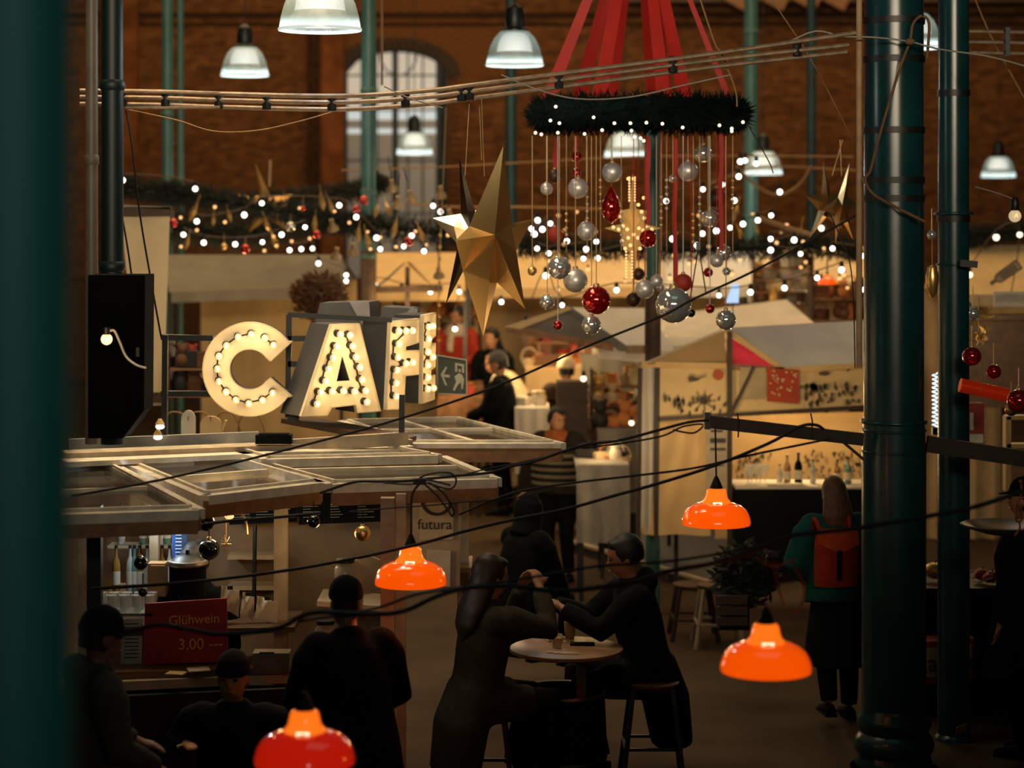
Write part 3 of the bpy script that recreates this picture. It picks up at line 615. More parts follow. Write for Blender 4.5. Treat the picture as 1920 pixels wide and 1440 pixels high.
# clear bulb in black socket
t = thing('clear_bulb', 'single clear round bulb in a black socket near the right edge', 'bulb', W(1903, 405, 13.5))
part('glass', MB().sph((0, 0, 0), .04, seg=18, rings=12), mat('frosty_lit_bulb', (.8, .65, .4), .25, emit=.45, ecol=(1, .75, .42), var=.4, scale=40), t, True)
part('socket', MB().lathe([(.022, .035), (.026, .04), (.026, .1), (.012, .12)], seg=14), DARK, t, True)
part('filament', MB().tube([(-.01, -.041, -.01), (0, -.041, .015), (.01, -.041, -.01)], .002, 4), BULBW, t)
# ---------------------------------------------------------------- CAFE marquee sign
LF = mat('letter_face_cream', (.92, .8, .55), .55, var=.04); LS = mat('letter_side_grey', (.05, .048, .048), .6, var=.1)
GB = mat('sign_bulb_shell', (1, .78, .45), .15, emit=.55, ecol=(1, .66, .3), alpha=.5, coat=1)
GC = mat('sign_bulb_filament', (1, .8, .5), .25, emit=7, ecol=(1, .74, .42))
gcm = MB().sph((0, 0, 0), .0105, (1, 1, 1.1), 10, 8).mesh('filament', GC, True)
gbm = MB().sph((0, 0, 0), .0235, seg=14, rings=10).mesh('bulb', GB, True)
gsk = MB().lathe([(.022, 0), (.024, .004), (.023, .018), (.014, .026)], seg=10).mesh('socket', DARK)
def sorted_path(b):
    b = list(b); p = [b.pop(0)]
    while b: q = min(b, key=lambda c: (c[0] - p[-1][0]) ** 2 + (c[1] - p[-1][1]) ** 2); b.remove(q); p.append(q)
    return p
def letter(ch, label, polys, ang, P0, bulbs, depth=.22, name='marquee_letter', face=LF, outline=None):
    n = V((sin(ang), -cos(ang), 0)); t = thing(name, label, 'sign', (P0.x, P0.y, P0.z), group='illuminated letters of the sign on the cafe roof')
    sh, fc, rim = MB(), MB(), MB()
    for pl in polys:
        Q = [Pl(x, y, P0, ang) for x, y in pl]
        sh.ext(Q, -n * depth); fc.ext([q + n * .002 for q in Q], n * .006)
    part('shell', sh, LS, t, world=True); part('face', fc, face, t, world=True)
    if outline:
        for o in outline:
            Q = [Pl(x, y, P0, ang) + n * .012 for x, y in o]
            for a, b in zip(Q, Q[1:] + Q[:1]): rim.bar(a, b, .006, .03, n)
        part('rim', rim, mat('letter_rim', (.7, .58, .36), .5), t, world=True)
    for x, y in bulbs:
        q = Pl(x, y, P0, ang)
        b_ = piece('bulb', gbm, t, q + n * .045 - V(t.location)); piece('socket', gsk, b_, -n * .037 + V((-.008, 0, .006)), (R(90), 0, ang))
        piece('filament', gcm, b_, n * .004)
    sp = sorted_path(bulbs); wm = MB()
    for a, b in zip(sp, sp[1:]):
        if (a[0] - b[0]) ** 2 + (a[1] - b[1]) ** 2 < 45 ** 2: wm.tube([Pl(a[0] - 3, a[1] - 1, P0, ang) + n * .014, Pl(b[0] - 3, b[1] - 1, P0, ang) + n * .014], .005, 5)
    part('wire', wm, CABLE, t, world=True, kind='stuff')  # dark cord along the bulbs, also standing in for their shadow line
    for x, y in sp[::3]: point('sign_bulb_light', Pl(x, y, P0, ang) + n * .13, .42, (1, .72, .38), .03)
    return t
c5 = lambda L: [(100 + x / 3, 480 + y / 3) for x, y in L]; c6 = lambda L: [(700 + x / 3.272, 440 + y / 3.272) for x, y in L]
SD = 13.5
ccx, ccy, ro, ri = 469, 692, 88, 38
def pol(r, a, sx=1): return (ccx + r * cos(a) * sx, ccy - r * sin(a))
a0 = R(36); arc = [a0 + (2 * pi - 2 * a0) * i / 40 for i in range(41)]
polys = []
for a, b in zip(arc, arc[1:]): polys.append([pol(ri, a), pol(ri, b), pol(ro, b), pol(ro, a)])
polys.insert(0, [pol(ri, a0), pol(ro, a0), (548, 640), (508, 677)]); polys.append([pol(ro, -a0), pol(ri, -a0), (508, 708), (548, 743)])
outl = [[pol(ro, a) for a in arc] + [(548, 743), (508, 708)] + [pol(ri, a) for a in reversed(arc)] + [(508, 677), (548, 640)]]
letter('C', 'cream round letter C with bulbs, first of the sign on the roof', polys, 0, W(469, 780, SD), c5([(1120, 440), (1195, 460), (1245, 500), (1045, 455), (980, 503), (938, 562), (930, 633), (938, 703), (978, 762), (1033, 808), (1105, 828), (1183, 810), (1240, 768)]), .1, outline=outl)
A1 = c5([(1555, 385), (1625, 560), (1590, 705), (1580, 735), (1530, 895), (1385, 900)]); 
A = [c5(l) for l in ([(1555, 385), (1632, 382), (1622, 560), (1590, 705), (1385, 900)], [(1632, 382), (1710, 380), (1830, 870), (1700, 880), (1665, 700), (1622, 560)],
     [(1385, 900), (1590, 705), (1560, 832), (1530, 895)], [(1590, 705), (1665, 700), (1690, 835), (1555, 850)])]
letter('A', 'cream letter A with a row of bulbs, second of the roof sign', A, R(35), W(640, 778, SD), c5([(1595, 440), (1650, 445), (1575, 508), (1665, 505), (1555, 572), (1683, 566), (1530, 635), (1705, 625), (1513, 703), (1718, 693), (1485, 765), (1550, 760), (1613, 757), (1675, 760), (1737, 755), (1465, 830), (1745, 820)]), .25,
       outline=[c5([(1555, 385), (1710, 380), (1830, 870), (1700, 880), (1690, 835), (1555, 850), (1530, 895), (1385, 900)])])
Fp = [c6(l) for l in ([(90, 535), (180, 525), (180, 712), (170, 1066), (65, 1072)], [(180, 525), (265, 515), (262, 660), (180, 685)], [(180, 712), (262, 710), (262, 855), (178, 865)])]
letter('F', 'cream letter F seen aslant, third of the roof sign', Fp, R(52), W(745, 768, 13.9), c6([(125, 590), (170, 590), (210, 588), (125, 670), (120, 752), (170, 790), (210, 783), (115, 830), (110, 910), (110, 990)]), .22,
       outline=[c6([(90, 535), (265, 515), (262, 660), (180, 685), (180, 712), (262, 710), (262, 855), (178, 865), (170, 1066), (65, 1072)])])
Ep = [c6(l) for l in ([(290, 495), (336, 486), (332, 1018), (280, 1035)], [(336, 486), (364, 480), (362, 620), (335, 640)], [(334, 680), (362, 665), (360, 812), (333, 830)], [(333, 870), (359, 860), (356, 1010), (332, 1018)])]
letter('E', 'narrow cream letter E turned away, last of the roof sign', Ep, R(62), W(798, 755, 14.3), c6([(305, 565), (330, 560), (305, 640), (300, 720), (330, 750), (300, 800), (300, 875), (300, 945), (335, 940)]), .2,
       outline=[c6([(290, 495), (364, 480), (362, 620), (335, 640), (334, 680), (362, 665), (360, 812), (333, 830), (333, 870), (359, 860), (356, 1010), (280, 1035)])])
# backs of a second set of letters, facing the other way
G2 = mat('letter_back_grey', (.10, .095, .09), .6)
for lb, pl, D in (('grey back of a letter turned away, above the letter A', [(592, 600), (600, 568), (655, 566), (692, 566), (697, 640), (590, 648)], 14.6), ('grey back of a letter turned away, above the letter F', [(712, 600), (716, 575), (770, 578), (778, 640), (712, 640)], 14.8)):
    t = thing('letter_back', lb, 'sign', W(pl[0][0], 648, D)); Q = [W(x, y, D) for x, y in pl]
    part('shell', MB().ext(Q, V((.05, .25, 0))), G2, t, world=True); part('rim', MB().ext([q + V((0, -.01, 0)) for q in (Q[2], Q[3] if len(Q) > 5 else Q[2] + V((.05, 0, 0)), Q[4] if len(Q) > 5 else Q[3], Q[4])], V((0, .01, 0))), mat('letter_back_pale', (.33, .31, .29), .6), t, world=True)
fr = thing('sign_frame', 'black square tube frame holding the roof letters', 'frame', W(540, 840, 13.7))
def fbar(x0, y0, x1, y1, D=13.75, w=.035, m=DARK): part('bar', MB().bar(W(x0, y0, D), W(x1, y1, D), w, w), m, fr, world=True)
fbar(310, 628, 308, 842, 13.4); fbar(302, 632, 400, 634); fbar(302, 738, 398, 738); fbar(542, 590, 540, 782); fbar(540, 590, 735, 600, 13.75, .03); fbar(540, 635, 600, 634); fbar(540, 682, 580, 684)
fbar(754, 740, 753, 820, 13.2); fbar(540, 782, 560, 786, 13.6, .05); fbar(660, 634, 720, 634, 14.2, .03)
for x, y in ((300, 800), (296, 820)):
    t = thing('mini_shade_lamp', 'little lit lamp hanging at the foot of the sign frame, %s of the two' % ('upper' if y < 810 else 'lower'), 'lamp', W(x, y, 13.2), group='little lamps at the sign frame foot')
    part('bulb', MB().sph((0, 0, 0), .024, (1.2, 1, .7)), BULB, t, True); part('cap', MB().lathe([(.03, .015), (.022, .03), (.01, .05)], seg=12), mat('tan_tin', (0, 0, 0)), t, True); part('cord', MB().tube([(0, 0, .05), (.01, 0, .12)], .003, 4), CABLE, t)
point('banner_fill', W(330, 560, 15.8), 7, WARM, .1)  # added fill to brighten the beige banner, no lamp hangs here
# exit direction sign
es = thing('exit_sign', 'grey green exit direction sign with white arrow and running figure beside the letter E', 'sign', W(848, 740, 15), 0)
EA = R(18); E0 = W(848, 740, 15); q = lambda L: [Pl(x, y, E0, EA) for x, y in L]; en = V((sin(EA), -cos(EA), 0))
part('panel', MB().ext(q([(821, 665), (875, 674), (876, 741), (822, 739)]), -en * .05), mat('sign_green_grey', (.10, .115, .09), .35, var=.1), es, world=True)
WS = mat('sign_white', (.55, .52, .4), .5)
fo = en * .004
part('border', MB().ext([p + fo for p in q([(821, 665), (875, 674), (875, 676), (821, 667.5)])], -en * .004).ext([p + fo for p in q([(821, 737), (876, 739), (876, 741), (821, 739)])], -en * .004).ext([p + fo for p in q([(873.5, 674), (875.5, 674), (876, 741), (874, 741)])], -en * .004), WS, es, world=True)
part('arrow', MB().ext([p + fo for p in q([(826, 703), (836, 687), (838, 689), (832, 702), (843, 703), (843, 708), (832, 707), (838, 722), (835, 723)])], -en * .006), WS, es, world=True)
part('doorway', MB().ext([p + fo for p in q([(853, 680), (870, 683), (870, 699), (866, 699), (866, 687), (857, 685), (857, 697), (853, 697)])], -en * .006), WS, es, world=True)
part('figure', MB().ext([p + fo for p in q([(860, 700), (866, 702), (870, 712), (868, 728), (865, 730), (864, 716), (858, 722), (852, 733), (849, 731), (855, 716), (852, 706)])], -en * .006).ext([p + fo for p in q([(859, 692), (863, 692), (864, 697), (860, 698)])], -en * .006), WS, es, world=True)
# beige banner and black box by the pipe
bn = thing('banner', 'plain beige hanging banner with a brown top batten', 'banner', W(272, 760, 17))
part('cloth', MB().sheet(W(226, 405, 17), W(319, 405, 17), W(306, 760, 17), W(262, 760, 17), 6, 10, lambda u, v: (0, .02 * sin(u * 5 + v * 2), 0)), mat('beige_vinyl', (.78, .62, .38), .75, var=.04), bn, True, True)
part('batten', MB().bar(W(225, 397, 17), W(321, 397, 17), .05, .075), DBRN, bn, world=True); part('top_rail', MB().bar(W(225, 386, 17), W(321, 390, 17), .05, .02), mat('grey_rail', (.3, .27, .22), .5), bn, world=True)
for xs_ in ((262, 735, 306, 752),): part('hem', MB().bar(W(264, 745, 16.97), W(306, 745, 16.97), .01, .08), DBRN, bn, world=True)
bx = thing('black_cabinet', 'tall black box mounted on the dark pipe with a glowing bulb before it', 'box', W(221, 822, 11.9))
part('body', MB().ext([W(165, 516, 11.7), W(272, 516, 11.7), W(270, 770, 11.7), (W(230, 822, 11.7)), W(165, 822, 11.7)], (0, .3, 0)), mat('black_box_paint', (.0015, .002, .002), .95), bx, world=True)
part('door', MB().ext([W(172, 526, 11.69), W(262, 526, 11.69), W(262, 760, 11.69), W(172, 810, 11.69)], (0, -.012, 0)), mat('black_box_door', (.0015, .002, .002), .95), bx, world=True); part('latch', MB().box(W(258, 660, 11.66), (.015, .02, .05)), DARK, bx, world=True)
t = thing('glowing_bulb', 'amber glowing bulb on a white cable in front of the black box', 'bulb', W(200, 636, 11.2))
part('glass', MB().sph((0, 0, 0), .03, seg=16, rings=10), mat('hot_amber_bulb', (1, .6, .25), .3, emit=3.2, ecol=(1, .55, .2)), t, True); part('socket', MB().lathe([(.018, .02), (.02, .03), (.018, .06)], seg=10), DARK, t)
part('cable', MB().tube([W(x, y, 11.2) for x, y in ((203, 622), (214, 620), (224, 640), (236, 668), (255, 684), (274, 690))], .006, 6, 5), mat('white_cable', (.5, .5, .5), .4), t, True, True)
point('amber_bulb_light', W(195, 640, 10.9), 2.2, (1, .5, .18), .05)
# ---------------------------------------------------------------- cafe roof of old window sashes
PANE = bpy.data.materials.new('old_window_glass'); PANE.use_nodes = True
_n = PANE.node_tree; _b = _n.nodes['Principled BSDF']; _b.inputs['Base Color'].default_value = (.06, .065, .06, 1); _b.inputs['Roughness'].default_value = .08
_t = _n.nodes.new('ShaderNodeBsdfTransparent'); _m = _n.nodes.new('ShaderNodeMixShader'); _m.inputs[0].default_value = .38
_n.links.new(_t.outputs[0], _m.inputs[1]); _n.links.new(_b.outputs[0], _m.inputs[2]); _n.links.new(_m.outputs[0], _n.nodes['Material Output'].inputs[0])
ROOFZ = 2.0
def sash(label, quad, z, mids=(), wid=.07, depth=.05, cross=()):
    Q = [Hp(x, y, z) for x, y in quad]; t = thing('window_sash', label, 'window frame', Q[0], group='old window sashes laid as the cafe roof')
    for a, b in zip(Q, Q[1:] + Q[:1]):
        part('rail', MB().bar(a, b, wid, depth), CREAMW, t, world=True)
        part('bead', MB().bar(a.lerp(V(sum(Q, V()) / 4), .07) + V((0, 0, .03)), b.lerp(V(sum(Q, V()) / 4), .07) + V((0, 0, .03)), .02, .02), CREAMW, t, world=True)
    for f in mids:       # bars parallel to the first edge
        part('glazing_bar', MB().bar(Q[0].lerp(Q[3], f), Q[1].lerp(Q[2], f), .035, .045), CREAMW, t, world=True)
    for f in cross:
        part('glazing_bar', MB().bar(Q[0].lerp(Q[1], f), Q[3].lerp(Q[2], f), .035, .045), CREAMW, t, world=True)
    fs = [0, *mids, 1]
    for a, b in zip(fs, fs[1:]):
        part('pane', MB().ext([Q[0].lerp(Q[3], a), Q[1].lerp(Q[2], a), Q[1].lerp(Q[2], b), Q[0].lerp(Q[3], b)], (0, 0, .004)), PANE, t, world=True)
    part('edge_board', MB().bar(Q[3] + V((0, -.02, -.05)), Q[2] + V((0, -.02, -.05)), .03, .09), BRN, t, world=True)
    part('edge_board', MB().bar(Q[2] + V((0, 0, -.05)), Q[1] + V((0, 0, -.05)), .03, .07), BRN, t, world=True)
    return t
sash('old window sash cut off by the near column, first of the roof', [(60, 880), (200, 872), (372, 964), (60, 975)], 1.98, (.55,))
sash('old window sash with two panes in the middle of the cafe roof', [(232, 872), (430, 862), (600, 912), (385, 937)], 1.98, (.5,))
sash('long old window sash with narrow panes at the right of the cafe roof', [(450, 868), (828, 862), (930, 905), (622, 915)], 1.98, (.42,))
sash('far window sash sticking out over the passage', [(640, 795), (860, 790), (1052, 838), (765, 838)], 2.0, (.4,), cross=(.5,))
sash('window sash between the fascia and the roof boards', [(420, 845), (700, 838), (820, 860), (500, 868)], 2.02, (.5,))
rf = thing('roof_boards', 'painted boards closing the back of the cafe roof', 'roof', Hp(450, 850, 2.05))
part('board', MB().bar(Hp(120, 868, 2.03), Hp(765, 838, 2.03), .2, .03), CREAMW, rf, world=True)
part('board', MB().bar(Hp(120, 852, 2.06), Hp(765, 826, 2.06), .2, .03), mat('weathered_board', (.36, .29, .2), .7, var=.25, scale=9), rf, world=True)
part('fascia', MB().bar(W(130, 836, 13.3), W(485, 822, 13.3), .04, .085), mat('grey_metal_fascia', (.30, .31, .29), .4, .3), rf, world=True)
part('board', MB().bar(W(480, 840, 13.2), W(765, 822, 13.2), .05, .08), MATS['weathered_board'], rf, world=True)
one('black_case', MB().box(W(514, 823, 13.1), (.22, .1, .055), rz=.02).box(W(514, 823, 13.1) + V((0, 0, .03)), (.18, .07, .012)), BLACKC, 'small flat black case lying on the grey roof fascia', 'case')
bk = thing('slanted_roof_board', 'wide brown board slanting down behind the letters toward the passage', 'board', W(700, 800, 13.8))
part('board', MB().bar(W(545, 785, 13.75), W(765, 826, 13.5), .3, .03), DBRN, bk, world=True)
# surfboard like white shapes and hoops behind the sign
for i, (x, lb) in enumerate(((353, 'white rounded board leaning behind the C of the sign'), (395, 'cream curved chair back behind the cafe sign frame'))):
    t = thing('rounded_board', lb, 'board', W(x, 825, 15)); pr = [(-.05, 0), (-.05, .14)] + [(-.05 * cos(a), .14 + .07 * sin(a)) for a in [pi * k / 8 for k in range(1, 8)]] + [(.05, .14), (.05, 0)]
    part('board', MB().ext([(a * (1 + .5 * i), 0, b * (1 - .2 * i)) for a, b in pr], (0, .02, 0)), PAPER if i == 0 else TAN, t); part('stud', MB().sph((0, -.004, .16), .005), DARK, t)
for hi, x in enumerate((330, 375, 425, 470)):
    t = thing('metal_hoop', 'thin metal hoop behind the cafe sign, %s one from the beige banner' % ORD[hi], 'hoop', W(x, 825, 15.3), group='thin hoops behind the cafe sign')
    part('hoop', MB().tube([(-.09, 0, 0), (-.085, 0, .12), (-.05, 0, .19), (0, 0, .2), (.05, 0, .18), (.09, 0, .1), (.11, 0, 0)], .006, 5, 4), mat('tan_wire', (0, 0, 0)), t, True)
one('pale_strut', MB().bar(W(410, 825, 15.2), W(424, 788, 15.2), .03, .02), TAN, 'short pale strut leaning under the C of the sign', 'strut')
# ---------------------------------------------------------------- cafe booth
CW = mat('booth_wall_tan', (.24, .165, .095), .8, var=.2, scale=4); CP = mat('booth_post_cream', (.42, .34, .23), .6, var=.15, scale=9)
bt = thing('cafe_booth', 'wooden cafe booth with cream posts, shelves and tan back wall under the sash roof', 'booth', W(450, 1300, 12.6))
BD = 12.7
part('back_wall', MB().box((W(430, 0, BD).x, BD + .35, 1.0), ((760 - 150) * BD / F, .04, 2.0)), CW, bt, world=True)
for px, D, w in ((527, 12.2, .075), (727, 11.6, .075), (868, 12.9, .07), (290, 12.4, .05)):
    x = W(px, 0, D).x; part('post', MB().box((x, D, .98), (w, .07, 1.95)), CP, bt, world=True)
part('post', MB().box((W(178, 0, 11.4).x, 11.4, .97), (.075, .07, 1.94)), DARK, bt, world=True, label='black iron post')
part('side_panel', MB().box((W(752, 0, 11.8).x, 11.8, 1.15), (.055, .04, 1.6)), CP, bt, world=True)
for y, x0, x1 in ((1041, 430, 520), (1098, 430, 520)): part('shelf', MB().bar(W(x0, y, BD + .2), W(x1, y, BD + .2), .18, .025), CP, bt, world=True)
part('worktop', MB().bar(W(170, 1172, 12.2), W(560, 1165, 12.2), .5, .03), DBRN, bt, world=True)
part('lower_wall', MB().box((W(430, 0, 12.0).x, 12.0, .42), (1.45, .04, .84)), BLACKC, bt, world=True)
part('back_counter', MB().bar(W(600, 1120, 12.6), W(720, 1130, 12.6), .4, .03), CP, bt, world=True)
part('hand_rail', MB().tube([W(478, 985, 12.5), W(476, 1160, 12.5)], .012, 6), DARK, bt, world=True)
ct = thing('cafe_counter', 'cafe counter with brown top and pale front edge behind the men in beanies', 'counter', W(400, 1400, 11.6))
cz = .93; part('counter_top', MB().ext([Hp(120, 1275, cz), Hp(120, 1252, cz), Hp(600, 1238, cz), Hp(600, 1262, cz)], (0, 0, .035)), mat('counter_brown', (.16, .085, .04), .3, var=.3, scale=8), ct, world=True)
part('edge', MB().bar(Hp(120, 1290, cz - .03), Hp(600, 1268, cz - .03), .05, .05), CP, ct, world=True)
part('front_panel', MB().ext([Hp(120, 1290, cz) * 1 - V((0, 0, .06)), Hp(600, 1268, cz) - V((0, 0, .06)), Hp(600, 1268, cz) - V((0, 0, .9)), Hp(120, 1290, cz) - V((0, 0, .9))], (0, .04, 0)), mat('dark_panel', (.012, .009, .007), .7), ct, world=True)
# menu boards
for x0, x1, lb, D in ((560, 714, 'wide black chalk menu board high on the booth back wall', 12.7), (430, 556, 'black chalk menu board next to the glowing lamps in the booth', 12.9)):
    t = thing('menu_board', lb, 'menu board', W((x0 + x1) / 2, 975, D))
    Q = [W(x0, 925, D), W(x1, 920, D), W(x1, 978, D), W(x0, 984, D)]
    part('slate', MB().ext(Q, (0, .02, 0)), mat('slate', (.004, .005, .006), .9), t, world=True); ln = MB(); random.seed(x0)
    for k in range(3):
        for y in range(940, 972, 5):
            a = x0 + 8 + k * (x1 - x0) / 3; ln.bar(W(a, y, D - .01), W(a + random.uniform(14, 34), y - .6, D - .01), .002, .004)
    part('chalk_lines', ln, mat('chalk', (.22, .22, .2), .9), t, world=True)
# poster on the booth side
t = thing('poster', 'pale poster with a round emblem and the word futura on the booth side', 'poster', W(815, 1100, 12.6)); PD = 12.6
part('sheet', MB().ext([W(786, 905, PD), W(850, 905, PD), W(850, 1012, PD), W(786, 1012, PD)], (0, .01, 0)), mat('poster_cream', (.52, .42, .27), .7), t, world=True)
part('backing', MB().ext([W(772, 895, PD + .03), W(866, 895, PD + .03), W(862, 1110, PD + .03), W(772, 1110, PD + .03)], (0, .03, 0)), CP, t, world=True)
part('lower_sheet', MB().ext([W(800, 1030, PD - .005), W(845, 1032, PD - .005), W(844, 1100, PD - .005), W(800, 1100, PD - .005)], (0, .01, 0)), PAPER, t, world=True)
INK = mat('ink', (.035, .03, .03), .7); em = MB(); cc = W(818, 938, PD - .008)
em.tube([cc + V((.085 * cos(a), 0, .085 * sin(a))) for a in [pi * k / 12 + pi for k in range(13)]], .009, 5)
for a, l in ((.3, .07), (.9, .08), (1.57, .05), (2.2, .08), (2.8, .07)): em.bar(cc, cc + V((l * cos(a), 0, l * sin(a))), .012, .012)
em.sph(cc + V((-.06, 0, .06)), .018).sph(cc + V((.05, 0, .065)), .018)
part('emblem', em, INK, t, world=True)
text('lettering', 'futura', .085, INK, t, facing(W(815, 984, PD - .006) - V(t.location)))
# red board with handwriting
t = thing('red_sign', 'red board with yellow handwriting offering mulled wine on the cafe counter', 'sign', W(345, 1248, 11.9)); RD = 11.9
part('board', MB().ext([W(272, 1132, RD), W(425, 1122, RD), W(427, 1240, RD), W(268, 1246, RD)], (0, .02, 0)), mat('sign_red', (.28, .01, .012), .6, var=.12), t, world=True)
YL = mat('yellow_paint_pen', (.7, .32, .05), .6)
text('lettering', 'Glühwein', .074, YL, t, facing(W(364, 1162, RD - .012) - V(t.location), 0, R(3)))
text('lettering', '3,00 ---', .085, YL, t, facing(W(376, 1208, RD - .012) - V(t.location), 0, R(2)))
t = thing('price_list', 'white printed price sheet pinned left of the red board', 'sheet', W(252, 1250, 12.0))
part('sheet', MB().ext([W(228, 1162, 12), W(268, 1160, 12), W(266, 1244, 12), W(226, 1246, 12)], (0, .006, 0)), PAPER, t, world=True); ln = MB()
for y in range(1170, 1238, 7): ln.bar(W(233, y, 11.99), W(260, y - .5, 11.99), .002, .005)
part('lettering', ln, INK, t, world=True)
for i, (x0, x1, y0, y1) in enumerate(((415, 448, 1098, 1148), (455, 476, 1110, 1156), (482, 520, 1118, 1165))):
    t = thing('paper_sheet', ['pale crumpled sheet hung behind the cafe counter, one nearest the red board', 'narrow pale sheet behind the counter between two wider ones', 'pale curled sheet behind the counter next to the cream post'][i], 'paper', W(x0, y1, 12.1))
    part('sheet', MB().sheet(W(x0, y0, 12.1), W(x1, y0 + 10, 12.1), W(x1, y1 + 8, 12.1), W(x0 - 4, y1 - 8, 12.1), 8, 6, lambda u, v: (0, .02 * sin(u * 7 + v * 4), 0), .003), PAPER, t, True, True)
    part('clip', MB().box(W((x0 + x1) / 2, y0 + 4, 12.07), (.03, .01, .02)), DARK, t, world=True)
t = thing('steel_box', 'small brushed steel napkin box on the cafe counter', 'box', W(510, 1256, 11.6)); part('body', MB().box(W(510, 1238, 11.6), (.2, .12, .1)), mat('brushed_steel', (.4, .36, .3), .35, .9), t, world=True); part('slot', MB().box(W(500, 1224, 11.53), (.08, .01, .008)), DARK, t, world=True)
t = thing('flyers', 'white flyers scattered on the brown cafe counter top', 'paper', Hp(370, 1256, .97)); part('flyer', MB().box(Hp(372, 1255, .97), (.12, .1, .006), rz=.3), PAPER, t, world=True); part('flyer', MB().box(Hp(330, 1262, .972), (.1, .08, .005), rz=-.2), TAN, t, world=True)
# bottles and glasses in the booth
def bottle(name, label, P, h, r, m, group=None, capm=DARK, body=None):
    t = thing(name, label, 'bottle', P, group=group)
    bb = part('body', MB().lathe([(r * .9, 0), (r, .01), (r, h * .58), (r * .8, h * .68), (r * .35, h * .78), (r * .33, h * .95), (r * .4, h * .96), (r * .4, h)], seg=16), m, t, True)
    part('label_band', MB().lathe([(r * 1.02, h * .15), (r * 1.02, h * .45)], seg=16), body or PAPER, bb, True)
    part('cap', MB().lathe([(r * .42, h * .96), (r * .42, h * 1.03)], seg=10), capm, t, True); return t
BOTG = [mat('amber_bottle', (.3, .14, .03), .1, coat=.5), mat('pale_glass_bottle', (.45, .45, .4), .1, coat=.5), mat('teal_glass_bottle', (.1, .22, .2), .1, coat=.5)]
bz = W(0, 1108, 12.5).z
for i, x in enumerate((218, 244, 252, 262, 276, 290, 304, 318)):
    bottle('bottle', 'syrup bottle on the lit booth shelf, %s in the lower row' % ORD[i], V((W(x, 0, 12.5).x, 12.5, bz)), .26, .024, BOTG[i % 3], 'bottles on the lit booth shelf')
for i, x in enumerate((228, 268, 284, 300, 314)):
    bottle('bottle', 'tall bottle on the lit booth shelf, %s in the upper row' % ORD[i], V((W(x, 0, 12.7).x, 12.7, W(0, 1020, 12.7).z)), .24, .022, BOTG[(i + 1) % 3], 'bottles on the upper booth shelf')
part('shelf', MB().bar(V((W(205, 0, 12.6).x, 12.65, bz - .015)), V((W(350, 0, 12.6).x, 12.65, bz - .015)), .3, .02), CP, bt, world=True)
part('shelf', MB().bar(V((W(205, 0, 12.7).x, 12.72, W(0, 1020, 12.7).z - .01)), V((W(350, 0, 12.7).x, 12.72, W(0, 1020, 12.7).z - .01)), .16, .015), CP, bt, world=True)
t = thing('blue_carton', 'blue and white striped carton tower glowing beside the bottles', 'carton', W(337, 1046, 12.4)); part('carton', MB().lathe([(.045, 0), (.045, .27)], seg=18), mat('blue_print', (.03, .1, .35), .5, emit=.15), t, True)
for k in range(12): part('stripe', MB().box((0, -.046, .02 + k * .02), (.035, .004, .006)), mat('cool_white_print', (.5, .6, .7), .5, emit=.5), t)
point('booth_shelf_light', W(290, 940, 12.3), 8, (.75, .9, 1), .05); point('booth_lamp_light', W(430, 965, 12.2), 4.5, WARM, .05)
point('booth_right_light', W(620, 1010, 11.9), 3.0, WARM, .05)
t = thing('booth_lamp', 'small shaded lamp glowing under the roof edge', 'lamp', W(430, 975, 12.0)); part('bulb', MB().sph((0, 0, .02), .02, (1.3, 1, .8)), BULBW, t, True); part('bulb', MB().sph((-.03, 0, .09), .018), BULBW, t, True)
part('arm', MB().tube([(0, 0, .03), (.05, 0, .04), (.09, 0, 0), (.1, 0, -.08)], .008, 6, 4), GOLDT, t, True); part('shade', MB().lathe([(.03, .03), (.012, .06)], seg=12), DARK, t, True)
t = thing('straw_ornament', 'gold straw ornament dangling below the booth lamp', 'ornament', W(424, 1020, 11.9))
sm = MB()
for k in range(14): a = 2 * pi * k / 14; sm.bar((0, 0, 0), (.03 * cos(a), .01 * sin(k), .05 * sin(a)), .003, .003)
part('straws', sm, GOLDT, t); part('thread', MB().tube([(0, 0, 0), (0, 0, .2)], .002, 4), GOLDT, t)
for k, x, y, r, D, lb in (('k', 264, 1056, 13, 11.3, 'black bauble hanging before the lit bottles'), ('k', 386, 980, 16, 11.4, 'large black bauble hanging left of the booth lamp'), ('k', 588, 978, 12, 11.4, 'black bauble hanging under the menu board'), ('g', 680, 1000, 15, 11.6, 'gold bauble hanging left of the booth post'),
   ('k', 268, 1110, 9, 11.4, 'small dark bauble low before the bottles'), ('k', 392, 1030, 20, 12.0, 'big dark round ornament below the black bauble')):
    bauble(k, x, y, r, D, lb, y - r - 26, CABLE, 'baubles hung inside the cafe booth')
t = thing('coffee_urn', 'large black coffee urn with steel rim behind the red board', 'urn', W(352, 1130, 12.15)); part('body', MB().lathe([(.1, 0), (.105, .05), (.105, .2), (.11, .22)], seg=24), BLACKC, t, True); part('rim', MB().lathe([(.112, .215), (.118, .225), (.112, .24), (.09, .245)], seg=24), MATS['brushed_steel'], t, True); part('lid', MB().lathe([(.1, .24), (.06, .27), (.012, .275), (.012, .3)], seg=20), DARK, t, True)
t = thing('glass_tray', 'tray of upturned glasses catching light left of the red board', 'glasses', W(235, 1150, 12.0)); part('tray', MB().box((0, 0, .01), (.34, .2, .015)), MATS['brushed_steel'], t)
for i in range(10): part('glass', MB().lathe([(.026, 0), (.03, .05), (.032, .09)], (-.14 + (i % 5) * .07, -.04 + (i // 5) * .09, .02), 10), mat('tumbler_glass', (.6, .6, .55), .1, alpha=.45), t, True)
